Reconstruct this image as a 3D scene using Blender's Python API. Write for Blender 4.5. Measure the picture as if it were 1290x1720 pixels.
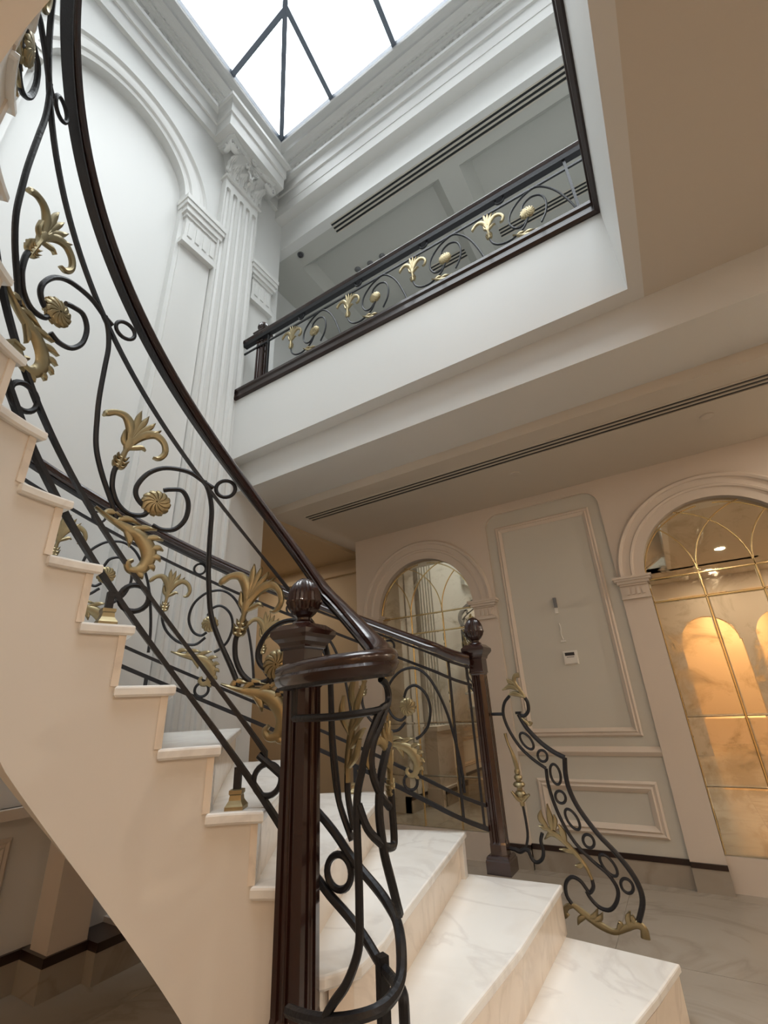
import bpy, math, random
from mathutils import Matrix, Vector
random.seed(7)
PI = math.pi
for o in list(bpy.data.objects): bpy.data.objects.remove(o)
SC = bpy.context.scene
COL = SC.collection

# ------------------------------------------------------------------ camera
H = 1.24
F_PX = 755.592
R_ = [[0.84889107, 0.52645668, -0.0471945], [-0.24297143, 0.30936375, -0.91937966], [-0.46941329, 0.7919201, 0.39053005]]
cam = bpy.data.cameras.new('camera')
cam.sensor_fit = 'VERTICAL'; cam.sensor_height = 24.0; cam.lens = 24.0 * F_PX / 1720.0
cam.clip_start = 0.02
co = bpy.data.objects.new('camera', cam); COL.objects.link(co)
xr = Vector(R_[0]); yd = Vector(R_[1]); zf = Vector(R_[2])
M = Matrix(((xr.x, -yd.x, -zf.x), (xr.y, -yd.y, -zf.y), (xr.z, -yd.z, -zf.z))).to_4x4()
M.translation = (0, 0, H)
co.matrix_world = M
SC.camera = co

# ------------------------------------------------------------------ world, lights, exposure
W = bpy.data.worlds.new('overcast'); SC.world = W; W.use_nodes = True
bg = W.node_tree.nodes['Background']
bg.inputs[0].default_value = (0.93, 0.975, 1.0, 1); bg.inputs[1].default_value = 10.8
# standard overcast sky: zenith three times as bright as the horizon, the same all the way round
_nt = W.node_tree; _tc = _nt.nodes.new('ShaderNodeTexCoord'); _sp = _nt.nodes.new('ShaderNodeSeparateXYZ'); _mr = _nt.nodes.new('ShaderNodeMapRange')
_mr.inputs['From Min'].default_value = 0; _mr.inputs['From Max'].default_value = 1; _mr.inputs['To Min'].default_value = .33; _mr.inputs['To Max'].default_value = 1
_mx = _nt.nodes.new('ShaderNodeMix'); _mx.data_type = 'RGBA'; _mx.blend_type = 'MULTIPLY'; _mx.inputs[0].default_value = 1; _mx.inputs[6].default_value = (0.95, 0.98, 1.0, 1)
_nt.links.new(_tc.outputs['Generated'], _sp.inputs[0]); _nt.links.new(_sp.outputs[2], _mr.inputs[0]); _nt.links.new(_mr.outputs[0], _mx.inputs[7]); _nt.links.new(_mx.outputs[2], bg.inputs[0])
def area(name, loc, size, power, col, rot=(0, 0, 0), sy=None, spread=PI):
    l = bpy.data.lights.new(name, 'AREA'); l.energy = power; l.color = col; l.size = size; l.spread = spread
    if sy: l.shape = 'RECTANGLE'; l.size_y = sy
    o = bpy.data.objects.new(name, l); o.location = loc; o.rotation_euler = rot; COL.objects.link(o); return o
portal = area('skylight_portal', (-0.77, 0.52, 8.60), 4.3, 1, (1, 1, 1), sy=4.2)
portal.data.cycles.is_portal = True
WARM = (1.0, 0.62, 0.30); SOFT = (1.0, 0.86, 0.70)
def lamp_or_fill_light(x, y, z, power, col):
    l = area('lamp_or_fill_light', (x, y, z), .14, power, col); l.data.shape = 'DISK'; return l
SC.view_settings.view_transform = 'Standard'; SC.view_settings.look = 'None'
SC.view_settings.exposure = 0.0; SC.view_settings.gamma = 1.0; SC.view_settings.use_curve_mapping = False
SC.cycles.max_bounces = 12; SC.cycles.diffuse_bounces = 6; SC.cycles.transparent_max_bounces = 16
SC.cycles.use_denoising = True
SC.cycles.sample_clamp_indirect = 8.0
SC.cycles.caustics_reflective = False; SC.cycles.caustics_refractive = False

# ------------------------------------------------------------------ materials
def mat(name, col, rough=0.5, metal=0.0, coat=0.0, bump=None, var=None, spec=None):
    m = bpy.data.materials.new(name); m.use_nodes = True; nt = m.node_tree; b = nt.nodes['Principled BSDF']
    b.inputs['Base Color'].default_value = (*col, 1); b.inputs['Roughness'].default_value = rough
    b.inputs['Metallic'].default_value = metal; b.inputs['Coat Weight'].default_value = coat
    if spec is not None: b.inputs['Specular IOR Level'].default_value = spec
    tc = nt.nodes.new('ShaderNodeTexCoord')
    if var:
        sc, amt = var
        n = nt.nodes.new('ShaderNodeTexNoise'); n.inputs['Scale'].default_value = sc; n.inputs['Detail'].default_value = 5
        nt.links.new(tc.outputs['Object'], n.inputs['Vector'])
        mx = nt.nodes.new('ShaderNodeMix'); mx.data_type = 'RGBA'
        mx.inputs[6].default_value = (*[c * (1 - amt) for c in col], 1); mx.inputs[7].default_value = (*[min(1, c * (1 + amt)) for c in col], 1)
        nt.links.new(n.outputs['Fac'], mx.inputs[0]); nt.links.new(mx.outputs[2], b.inputs['Base Color'])
    if bump:
        sc, st, dist = bump
        n = nt.nodes.new('ShaderNodeTexNoise'); n.inputs['Scale'].default_value = sc; n.inputs['Detail'].default_value = 3
        nt.links.new(tc.outputs['Object'], n.inputs['Vector'])
        bp = nt.nodes.new('ShaderNodeBump'); bp.inputs['Strength'].default_value = st; bp.inputs['Distance'].default_value = dist
        nt.links.new(n.outputs['Fac'], bp.inputs['Height']); nt.links.new(bp.outputs[0], b.inputs['Normal'])
    return m
def marble(name, base, vein, sc=1.6, rough=0.16):
    m = mat(name, base, rough); nt = m.node_tree; b = nt.nodes['Principled BSDF']
    tc = nt.nodes.new('ShaderNodeTexCoord')
    n1 = nt.nodes.new('ShaderNodeTexNoise'); n1.inputs['Scale'].default_value = sc; n1.inputs['Detail'].default_value = 8; n1.inputs['Distortion'].default_value = 1.4
    n2 = nt.nodes.new('ShaderNodeTexNoise'); n2.inputs['Scale'].default_value = sc * 2.2; n2.inputs['Detail'].default_value = 6; n2.inputs['Distortion'].default_value = 0.6
    nt.links.new(tc.outputs['Object'], n1.inputs['Vector']); nt.links.new(tc.outputs['Object'], n2.inputs['Vector'])
    a = nt.nodes.new('ShaderNodeMath'); a.operation = 'SUBTRACT'; a.inputs[1].default_value = 0.5; nt.links.new(n1.outputs['Fac'], a.inputs[0])
    c = nt.nodes.new('ShaderNodeMath'); c.operation = 'ABSOLUTE'; nt.links.new(a.outputs[0], c.inputs[0])
    r = nt.nodes.new('ShaderNodeValToRGB'); r.color_ramp.elements[0].position = 0.0; r.color_ramp.elements[1].position = 0.035
    r.color_ramp.elements[0].color = (1, 1, 1, 1); r.color_ramp.elements[1].color = (0, 0, 0, 1); nt.links.new(c.outputs[0], r.inputs[0])
    k = nt.nodes.new('ShaderNodeMath'); k.operation = 'MULTIPLY'; nt.links.new(r.outputs[0], k.inputs[0]); nt.links.new(n2.outputs['Fac'], k.inputs[1])
    mx = nt.nodes.new('ShaderNodeMix'); mx.data_type = 'RGBA'; mx.inputs[6].default_value = (*base, 1); mx.inputs[7].default_value = (*vein, 1)
    nt.links.new(k.outputs[0], mx.inputs[0])
    mx2 = nt.nodes.new('ShaderNodeMix'); mx2.data_type = 'RGBA'; mx2.inputs[7].default_value = (base[0] * .90, base[1] * .88, base[2] * .86, 1)
    r2 = nt.nodes.new('ShaderNodeValToRGB'); r2.color_ramp.elements[0].position = 0.45; r2.color_ramp.elements[1].position = 0.75
    nt.links.new(n2.outputs['Fac'], r2.inputs[0]); nt.links.new(r2.outputs[0], mx2.inputs[0]); nt.links.new(mx.outputs[2], mx2.inputs[6])
    nt.links.new(mx2.outputs[2], b.inputs['Base Color'])
    return m
def antique(name, seed):
    m = mat(name, (.62, .5, .3), .08, 1.0); nt = m.node_tree; b = nt.nodes['Principled BSDF']
    tc = nt.nodes.new('ShaderNodeTexCoord'); n = nt.nodes.new('ShaderNodeTexNoise')
    n.inputs['Scale'].default_value = 3.2; n.inputs['Detail'].default_value = 9; n.inputs['Roughness'].default_value = .65; n.inputs['Distortion'].default_value = .8
    nt.links.new(tc.outputs['Object'], n.inputs['Vector'])
    r = nt.nodes.new('ShaderNodeValToRGB'); r.color_ramp.elements[0].position = 0.50; r.color_ramp.elements[1].position = 0.70
    r.color_ramp.elements[0].color = (.84, .76, .60, 1); r.color_ramp.elements[1].color = (.50, .42, .28, 1)
    nt.links.new(n.outputs['Fac'], r.inputs[0]); nt.links.new(r.outputs[0], b.inputs['Base Color'])
    r2 = nt.nodes.new('ShaderNodeValToRGB'); r2.color_ramp.elements[0].position = 0.56; r2.color_ramp.elements[1].position = 0.72
    r2.color_ramp.elements[0].color = (.012, .012, .012, 1); r2.color_ramp.elements[1].color = (.36, .36, .36, 1)
    nt.links.new(n.outputs['Fac'], r2.inputs[0]); nt.links.new(r2.outputs[0], b.inputs['Roughness'])
    return m
def glassmat():
    m = bpy.data.materials.new('skylight_glass'); m.use_nodes = True; nt = m.node_tree; nt.nodes.clear()
    o = nt.nodes.new('ShaderNodeOutputMaterial'); t = nt.nodes.new('ShaderNodeBsdfTransparent'); g = nt.nodes.new('ShaderNodeBsdfGlossy')
    t.inputs[0].default_value = (.97, .985, .99, 1); g.inputs['Roughness'].default_value = .02
    fr = nt.nodes.new('ShaderNodeFresnel'); fr.inputs[0].default_value = 1.45; mx = nt.nodes.new('ShaderNodeMixShader')
    nt.links.new(fr.outputs[0], mx.inputs[0]); nt.links.new(t.outputs[0], mx.inputs[1]); nt.links.new(g.outputs[0], mx.inputs[2]); nt.links.new(mx.outputs[0], o.inputs[0])
    return m
def emis(name, col, s):
    m = bpy.data.materials.new(name); m.use_nodes = True; b = m.node_tree.nodes['Principled BSDF']
    b.inputs['Base Color'].default_value = (*col, 1); b.inputs['Emission Color'].default_value = (*col, 1); b.inputs['Emission Strength'].default_value = s
    return m
WHITE = mat('white_plaster', (.66, .655, .635), .5)
PAINT = mat('white_wall_paint', (.66, .66, .645), .5)
CREAM = mat('cream_wall_paint', (.66, .585, .51), .55)
SAGE = mat('pale_sage_paint', (.60, .585, .53), .55)
CEIL = mat('ceiling_paint', (.58, .53, .46), .7)
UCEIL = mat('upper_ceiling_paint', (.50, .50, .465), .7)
STRINGP = mat('stringer_paint', (.70, .655, .60), .5)
MARBLE = marble('white_marble', (.84, .83, .80), (.62, .59, .57))
MARBLE2 = marble('riser_marble', (.78, .69, .59), (.58, .50, .42), 2.4, .2)
FLOORM = marble('beige_floor_marble', (.36, .32, .27), (.24, .20, .16), 1.2, .22)
WOOD = mat('dark_mahogany', (.022, .0062, .0042), .22, 0, .45, var=(14, .35))
WOODT = mat('dark_wood_trim', (.020, .008, .006), .3, 0, .2)
IRON = mat('hammered_black_iron', (.016, .016, .019), .42, .4, 0, bump=(90, .5, .003))
GOLD = mat('antique_gilt', (.30, .245, .14), .40, .85, 0, bump=(60, .25, .002), var=(22, .22))
MIRROR = antique('antique_gold_mirror', 1)
BRASS = mat('polished_brass_strip', (.75, .58, .30), .14, 1.0)
GLASS = glassmat()
RAFT = mat('grey_blue_metal', (.16, .19, .24), .4, .3)
BLACK = mat('black_slot', (.012, .012, .012), .6)
PLAST = mat('white_plastic', (.78, .76, .72), .35)
DARKP = mat('dark_plastic', (.03, .03, .035), .3)
GREYM = mat('grey_metal', (.22, .22, .23), .4, .7)
LAMPM = emis('lamp_or_fill_lens', (1.0, .72, .42), 14)

# ------------------------------------------------------------------ helpers
class MB:
    def __init__(s): s.v = []; s.f = []
    def add(s, vs, fs):
        n = len(s.v); s.v += [tuple(v) for v in vs]; s.f += [tuple(i + n for i in f) for f in fs]; return s
    def box(s, x0, x1, y0, y1, z0, z1):
        vs = [(x, y, z) for x in (x0, x1) for y in (y0, y1) for z in (z0, z1)]
        return s.add(vs, [(0, 1, 3, 2), (4, 6, 7, 5), (0, 4, 5, 1), (2, 3, 7, 6), (0, 2, 6, 4), (1, 5, 7, 3)])
    def loops(s, rings, closed=False, cap=True):
        m = len(rings[0]); vs = [p for r in rings for p in r]; fs = []
        n = len(rings)
        for i in range(n if closed else n - 1):
            a = i * m; b = ((i + 1) % n) * m
            for j in range(m): fs.append((a + j, a + (j + 1) % m, b + (j + 1) % m, b + j))
        if cap and not closed: fs.append(tuple(range(m))[::-1]); fs.append(tuple((n - 1) * m + j for j in range(m)))
        return s.add(vs, fs)
    def prism(s, poly, z0, z1):
        n = len(poly)
        vs = [(x, y, z0) for x, y in poly] + [(x, y, z1) for x, y in poly]
        return s.add(vs, [tuple(range(n))[::-1], tuple(range(n, 2 * n))] + [(i, (i + 1) % n, (i + 1) % n + n, i + n) for i in range(n)])
    def lathe(s, prof, seg=24, ox=0, oy=0, flute=None):
        rings = []
        for r, z in prof:
            ring = []
            for j in range(seg):
                a = 2 * PI * j / seg; rr = r
                if flute and flute[0] < z < flute[1]: rr = r * (1 - flute[2] * (j % 2))
                ring.append((ox + rr * math.cos(a), oy + rr * math.sin(a), z))
            rings.append(ring)
        return s.loops(rings)
    def mesh(s, name, m, smooth=False):
        me = bpy.data.meshes.new(name); me.from_pydata(s.v, [], s.f)
        me.materials.append(m); me.validate(); me.update()
        import bmesh
        bm = bmesh.new(); bm.from_mesh(me); bmesh.ops.recalc_face_normals(bm, faces=bm.faces); bm.to_mesh(me); bm.free()
        if smooth:
            for p in me.polygons: p.use_smooth = True
            if smooth != 2: me.set_sharp_from_angle(angle=math.radians(40))
        return me
    def build(s, name, m, parent=None, smooth=False, **kw):
        o = bpy.data.objects.new(name, s.mesh(name, m, smooth)); COL.objects.link(o)
        if parent: o.parent = parent
        for k, v in kw.items(): o[k] = v
        return o
def clone(o, name=None, parent=None, loc=None, rz=None):
    c = o.copy(); COL.objects.link(c)
    if parent: c.parent = parent
    if loc is not None: c.location = loc
    if rz is not None: c.rotation_euler = (0, 0, rz)
    return c
def thing(name, label, cat, loc=(0, 0, 0), rz=0, group=None):
    o = bpy.data.objects.new(name, None); COL.objects.link(o); o.location = loc; o.rotation_euler = (0, 0, rz)
    o['label'] = label; o['category'] = cat
    if group: o['group'] = group
    return o
def tag(o, label, cat, group=None):
    o['label'] = label; o['category'] = cat
    if group: o['group'] = group
    return o
def struct(name, mb, m, parent=None, smooth=False):
    o = mb.build(name, m, parent, smooth)
    if not parent: o['kind'] = 'structure'
    return o
def cat2(P, n=5):
    P = [tuple(p) for p in P]
    if len(P) < 3: return P
    d = len(P[0]); A = [tuple(2 * P[0][i] - P[1][i] for i in range(d))] + P + [tuple(2 * P[-1][i] - P[-2][i] for i in range(d))]; out = []
    for i in range(1, len(A) - 2):
        a, b, c, e = A[i - 1:i + 3]
        for j in range(n):
            t = j / n
            out.append(tuple(.5 * ((2 * b[q]) + (c[q] - a[q]) * t + (2 * a[q] - 5 * b[q] + 4 * c[q] - e[q]) * t * t + (3 * b[q] - a[q] - 3 * c[q] + e[q]) * t ** 3) for q in range(d)))
    out.append(P[-1]); return out
def sweep2(mb, S, pts, w, th, sides=8, closed=False, n=5, square=False, off=0.0):
    """tube along a curve in the (u,z) plane of surface S; w half width(s) in plane, th half thickness across"""
    W_ = w if isinstance(w, (list, tuple)) else [w] * len(pts)
    q = cat2([(p[0], p[1], ww) for p, ww in zip(pts, W_)], n) if not closed else [(p[0], p[1], ww) for p, ww in zip(pts, W_)]
    N = len(q); rings = []
    for i in range(N):
        if closed: a, b = q[(i - 1) % N], q[(i + 1) % N]
        else: a, b = q[max(0, i - 1)], q[min(N - 1, i + 1)]
        tx, tz = b[0] - a[0], b[1] - a[1]; L = math.hypot(tx, tz) or 1; nx, nz = -tz / L, tx / L
        ww = max(q[i][2], .0008); tt = th if not isinstance(th, tuple) else max(th[0] * ww / max(W_), .0012)
        ring = []
        if square: cs = [(1, 1), (-1, 1), (-1, -1), (1, -1)]
        else: cs = [(math.cos(2 * PI * j / sides), math.sin(2 * PI * j / sides)) for j in range(sides)]
        for cx, cy in cs: ring.append(S(q[i][0] + nx * ww * cx, q[i][1] + nz * ww * cx, tt * cy + off))
        rings.append(ring)
    mb.loops(rings, closed=closed); return mb
def spiral(cx, cz, r0, r1, a0, turns, n=24, flip=1):
    return [(cx + flip * (r0 + (r1 - r0) * i / n) * math.cos(a0 + 2 * PI * turns * i / n), cz + (r0 + (r1 - r0) * i / n) * math.sin(a0 + 2 * PI * turns * i / n)) for i in range(n + 1)]
def circ(cx, cz, rx, rz=None, n=20, tilt=0):
    rz = rz or rx; o = []
    for i in range(n):
        a = 2 * PI * i / n; x = rx * math.cos(a); z = rz * math.sin(a)
        o.append((cx + x * math.cos(tilt) - z * math.sin(tilt), cz + x * math.sin(tilt) + z * math.cos(tilt)))
    return o

# ================================================================== SETTING
XL, YW = -3.13, 4.2
S_left = lambda u, z, d=0.0: (XL + d, u, z)           # u = world y
S_mir = lambda u, z, d=0.0: (u, YW - d, z)            # u = world x
def extr(S, poly, d0, d1, mb=None):
    mb = mb or MB(); n = len(poly)
    return mb.add([S(a, b, d0) for a, b in poly] + [S(a, b, d1) for a, b in poly],
                  [tuple(range(n))[::-1], tuple(range(n, 2 * n))] + [(i, (i + 1) % n, (i + 1) % n + n, i + n) for i in range(n)])
def sbox(S, u0, u1, z0, z1, d0, d1, mb=None): return extr(S, [(u0, z0), (u1, z0), (u1, z1), (u0, z1)], d0, d1, mb)
def arc(cx, cz, r, a0, a1, n=28): return [(cx + r * math.cos(math.radians(a0 + (a1 - a0) * i / n)), cz + r * math.sin(math.radians(a0 + (a1 - a0) * i / n))) for i in range(n + 1)]
def frame(S, u0, u1, z0, z1, prof, mb=None):
    """mitred moulding round a rectangle: prof = (inset, proud)"""
    mb = mb or MB(); rings = []
    for su, sz in ((0, 0), (1, 0), (1, 1), (0, 1)):
        rings.append([S((u0 + i) if su == 0 else (u1 - i), (z0 + i) if sz == 0 else (z1 - i), d) for i, d in prof])
    return mb.loops(rings, closed=True)
PM = [(0, -.002), (0, .012), (.012, .024), (.026, .016), (.036, .028), (.05, .018), (.062, .008), (.062, -.002)]
def bandarc(S, cx, cz, prof, a0=0, a1=180, n=40, mb=None):
    """moulding swept round an arch: prof = (radius, proud)"""
    mb = mb or MB(); rings = []
    for i in range(n + 1):
        a = math.radians(a0 + (a1 - a0) * i / n)
        rings.append([S(cx + r * math.cos(a), cz + r * math.sin(a), d) for r, d in prof])
    return mb.loops(rings)
def strip(S, u0, u1, prof, mb=None):
    """straight moulding along u: prof = (z, proud)"""
    return (mb or MB()).loops([[S(u, z, d) for z, d in prof] for u in (u0, u1)])
def impost(S, u0, u1, z0, z1, d0, name, m, parent=None, flutes=4):
    h = z1 - z0; mb = MB()
    sbox(S, u0 + .02, u1 - .02, z0 + .005, z1 - h * .02, -.055, d0, mb)
    g = (u1 - u0 - .06) / flutes
    o = mb.build(name, m, parent)
    mb = MB()
    for a, b, c in ((.0, .10, .022), (.10, .15, .010), (.60, .68, .016), (.68, .80, .034), (.80, .90, .05), (.90, 1.0, .06)):
        sbox(S, u0 + .02 - c, u1 - .02 + c, z0 + a * h, z0 + b * h, -.06, d0 + c, mb)
    mb.build('impost_moulding', m, o)
    for i in range(flutes):
        f = extr(S, [(u0 + .035 + g * (i + .22), z0 + .2 * h), (u0 + .035 + g * (i + .78), z0 + .2 * h), (u0 + .035 + g * (i + .78), z0 + .5 * h), (u0 + .035 + g * (i + .5), z0 + .57 * h), (u0 + .035 + g * (i + .22), z0 + .5 * h)], d0 - .001, d0 + .010)
        f.build('impost_fillet', m, o)
    return o

# floor: large stone tiles on a base slab
fl = struct('floor', MB().box(-5.3, 3.2, -6.2, 4.8, -.2, 0), FLOORM)
tile = None; TS = .98
for i in range(-6, 4):
    for j in range(-4, 5):
        x0, y0 = i * TS + .35, j * TS + .2
        if x0 < -5.2 or x0 + TS > 3.2 or y0 + TS > 5.1: continue
        if tile is None:
            tile = MB().box(.0015, TS - .0015, .0015, TS - .0015, -.012, .003).build('floor_tile', FLOORM, fl); t = tile
        else: t = clone(tile, parent=fl)
        t.location = (x0, y0, 0)

# ---- left wall (x = -3.13): piers, arched niche, base
mb = MB()
mb.box(XL - .3, XL - .075, -6.2, 2.93, 0, 8.6)                                   # back plane of the niches
sbox(S_left, -6.2, -.9, 0, 8.6, -.08, 0, mb)
sbox(S_left, -.35, .28, 3.3, 6.1, -.08, 0, mb); sbox(S_left, 1.58, 2.93, 0, 6.1, -.08, 0, mb)
extr(S_left, [(-.35, 6.1)] + [(.28, 6.1)] + arc(.93, 6.1, .65, 180, 0) + [(2.93, 6.1), (2.93, 7.93), (-.35, 7.93)], -.08, 0, mb)
sbox(S_left, -.9, -.35, 3.3, 7.93, -.08, 0, mb)
wall_left = struct('wall_left', mb, PAINT)
tr = bandarc(S_left, .93, 6.1, [(.65, -.01), (.65, .015), (.70, .02), (.715, .04), (.74, .045), (.80, .05), (.82, .03), (.85, .035), (.87, .06), (.885, .05), (.885, -.01)], n=56)
struct('trim_1', tr, WHITE, smooth=True)
impost(S_left, 1.60, 2.0, 5.46, 6.08, .05, 'impost_block', WHITE, wall_left)
impost(S_left, -.14, .26, 5.46, 6.08, .05, 'impost_block', WHITE, wall_left)
impost(S_left, 2.47, 2.80, 5.50, 6.08, .05, 'impost_block', WHITE, wall_left, 3)
p = MB(); sbox(S_left, 1.62, 1.96, .16, 5.47, -.01, .015, p); p.build('pier_strip', WHITE, wall_left)
p = MB(); sbox(S_left, -.12, .24, 3.4, 5.47, -.01, .015, p); p.build('pier_strip', WHITE, wall_left)
p = MB(); sbox(S_left, 2.49, 2.78, .16, 5.5, -.01, .02, p); p.build('pier_strip', WHITE, wall_left)
# ground-floor panelling seen below the stair
p = MB(); sbox(S_left, 1.55, 1.74, .16, .78, -.01, .16, p); p.build('pier_pedestal', CREAM, wall_left)
p = MB(); sbox(S_left, -1.2, 1.58, .77, .82, -.08, .0, p); strip(S_left, -3.1, 1.58, [(.765, -.08), (.765, -.05), (.78, -.035), (.80, -.03), (.82, -.05), (.82, -.08)], p)
p.build('chair_rail', CREAM, wall_left)
frame(S_left, .25, 1.38, .26, .68, [(i, d - .075) for i, d in PM]).build('panel_moulding', CREAM, wall_left)
frame(S_left, -1.1, .12, .26, .68, [(i, d - .075) for i, d in PM]).build('panel_moulding', CREAM, wall_left)
for k, (a, b, c) in enumerate(((-3.1, 1.55, -.055), (1.53, 1.75, .175), (1.74, 2.45, .26), (2.44, 2.93, .02))):
    p = MB(); sbox(S_left, a, b, .135, .175, -.08, c, p); p.build('baseboard_strip', WOODT, wall_left)
    p = MB(); sbox(S_left, a, b, 0, .135, -.08, c - .006, p); p.build('baseboard_stone', FLOORM, wall_left)

# fluted pilaster
pil = thing('fluted_pilaster', 'tall white fluted pilaster with scrolled leafy capital on the left wall', 'pilaster', (XL, 2.21, 0))
def SP(u, z, d=0.0): return (d, u - 2.21, z)          # local to the pilaster
sec = [(1.97, 0.0), (1.97, .08)]
for i in range(5):
    c = 1.97 + .048 + .096 * i
    sec += [(c - .03, .08), (c - .024, .058), (c, .048), (c + .024, .058), (c + .03, .08)]
sec += [(2.45, .08), (2.45, 0.0)]
mb = MB(); mb.loops([[SP(u, z, d) for u, d in sec] for z in (.92, 6.80)]); mb.build('shaft', WHITE, pil)
mb = MB(); sbox(SP, 1.97, 2.45, 6.80, 6.93, 0, .08, mb)
for i in range(5):                                         # round flute heads
    c = 1.97 + .048 + .096 * i
    extr(SP, [(c - .03, 6.76)] + [(c - .03 * math.cos(PI * j / 8), 6.80 - .0 - .03 + .03 * (1 - math.sin(PI * j / 8)) * -1 + .03) for j in range(1, 8)] + [(c + .03, 6.76), (c + .03, 6.81), (c - .03, 6.81)], .03, .0795, mb)
mb.build('neck_block', WHITE, pil)
mb = MB(); mb.loops([[SP(1.95, z, 0) for z in (6.925,)] + [SP(1.95, 6.925, .10), SP(2.47, 6.925, .10), SP(2.47, 6.925, 0)], [SP(1.94, 6.945, 0), SP(1.94, 6.945, .115), SP(2.48, 6.945, .115), SP(2.48, 6.945, 0)], [SP(1.96, 6.965, 0), SP(1.96, 6.965, .10), SP(2.46, 6.965, .10), SP(2.46, 6.965, 0)]])
mb.build('astragal', WHITE, pil)
p = MB(); sbox(SP, 1.93, 2.49, .2, .86, 0, .2, p); sbox(SP, 1.90, 2.52, .86, .92, 0, .23, p); sbox(SP, 1.9, 2.52, .0, .2, 0, .24, p); p.build('pedestal', CREAM, pil)
# capital: bell, abacus, volutes, acanthus
cap = MB(); cap.loops([[SP(a, z, 0), SP(a, z, d), SP(b, z, d), SP(b, z, 0)] for a, b, d, z in ((1.99, 2.43, .09, 6.96), (2.0, 2.42, .09, 7.1), (1.97, 2.45, .13, 7.25), (1.93, 2.49, .18, 7.375))]); capo = cap.build('capital', WHITE, pil)
ab = [(1.845, 0), (1.845, .20), (1.875, .265)] + [(1.875 + (2.545 - 1.875) * i / 10, .265 - .05 * math.sin(PI * i / 10)) for i in range(1, 10)] + [(2.545, .265), (2.575, .20), (2.575, 0)]
mb = MB(); mb.loops([[SP(2.21 + (u - 2.21) * s, z, d * s) for u, d in ab] for z, s in ((7.375, .92), (7.39, .95), (7.402, .95), (7.407, 1.0), (7.444, 1.0))]); mb.build('abacus', WHITE, capo)
mb = MB()
for side, flip in ((2.50, -1), (1.92, 1)):
    Sf = lambda u, z, d=0.0, s=side: SP(u, z, .215 + d)
    pts = spiral(side, 7.30, .010, .080, 0, 2.0, 44, flip=flip)
    sweep2(mb, Sf, pts, .0105, .030, n=1)
    sweep2(mb, Sf, [(side + flip * .16, 7.385), (side + flip * .10, 7.38), (side + flip * .04, 7.385), (side + flip * .01, 7.385)], .012, .026, n=4)
    sweep2(mb, Sf, spiral(side, 7.30, .001, .014, 0, 1, 10), .01, .040, n=1)
Sd = lambda u, z, d=0.0: SP(1.875 + d, z, u)
sweep2(mb, Sd, spiral(.15, 7.29, .010, .074, 0, 2.0, 44, flip=1), .0105, .026, n=1)
sweep2(mb, Sd, spiral(.15, 7.29, .001, .014, 0, 1, 10), .01, .034, n=1)
for side, flip in ((2.17, 1), (2.27, -1)):               # small inner helices
    Sf = lambda u, z, d=0.0: SP(u, z, .185 + d)
    sweep2(mb, Sf, spiral(side, 7.30, .006, .045, 0, 1.7, 30, flip=flip), .008, .020, n=1)
    sweep2(mb, Sf, [(side, 7.235), (side + flip * .03, 7.19), (side + flip * .04, 7.12)], [.008, .012, .016], .018)
mb.build('capital_volute', WHITE, capo, 1)
def acanthus(u, z, w, h, d0, curl):
    mb = MB(); rings = []
    for i in range(9):
        t = i / 8; zz = z + h * math.sin(t * 1.75) / 1.0; dd = d0 + .02 * t + curl * max(0, t - .45) ** 1.5 * 2.2
        ww = w * (1 - .35 * t) * (1 + .16 * math.sin(t * 18)); 
        if i == 8: ww = w * .25
        rings.append([SP(u - ww, zz, dd - .012), SP(u - ww * .55, zz, dd + .010), SP(u - ww * .25, zz, dd), SP(u, zz, dd + .02), SP(u + ww * .25, zz, dd), SP(u + ww * .55, zz, dd + .010), SP(u + ww, zz, dd - .012), SP(u, zz, dd - .02)])
    return mb.loops(rings)
for i in range(4): acanthus(2.035 + .117 * i, 6.965, .058, .17, .09, .09).build('acanthus_leaf', WHITE, capo, 1)
for i in range(5): acanthus(1.985 + .1125 * i, 7.03, .045, .20, .10, .10).build('acanthus_leaf', WHITE, capo, 1)
sweep2(MB(), lambda u, z, d=0.0: SP(u, z, .23 + d), circ(2.21, 7.405, .030, .034), .012, .015, closed=True).build('capital_flower', WHITE, capo, 1)
for du, dz in ((0, .0), (.0, .02), (.02, 0), (-.02, 0), (0, -.02)):
    MB().lathe([(.001, -.008), (.012, -.004), (.012, .006), (.001, .01)], 8).build('capital_petal', WHITE, capo).location = (.238, du, 7.405 + dz)

# ---- entablature
def plan_sweep(path, prof, mb=None, side=1):
    mb = mb or MB(); n = len(path); rings = []
    for i, (x, y) in enumerate(path):
        def nrm(a, b):
            dx, dy = b[0] - a[0], b[1] - a[1]; L = math.hypot(dx, dy); return (dy / L * side, -dx / L * side)
        if i == 0: nx, ny = nrm(path[0], path[1])
        elif i == n - 1: nx, ny = nrm(path[-2], path[-1])
        else:
            a = nrm(path[i - 1], path[i]); b = nrm(path[i], path[i + 1]); k = 1 + a[0] * b[0] + a[1] * b[1]
            nx, ny = (a[0] + b[0]) / k, (a[1] + b[1]) / k
        rings.append([(x + nx * p, y + ny * p, z) for p, z in prof])
    return mb.loops(rings)
YB = 2.84
ARCH = [(-.05, 7.445), (.045, 7.445), (.045, 7.65), (.052, 7.655), (.062, 7.66), (.062, 7.83), (.072, 7.845), (.085, 7.865), (.105, 7.875), (.105, 7.93), (-.05, 7.93)]
RX = XL + .25
struct('trim_2', plan_sweep([(XL, -1.8), (XL, 1.82), (RX, 1.82), (RX, 2.60), (XL, 2.60), (XL, YB), (1.6, YB), (1.6, -1.8), (XL, -1.8)], ARCH), WHITE)
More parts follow.
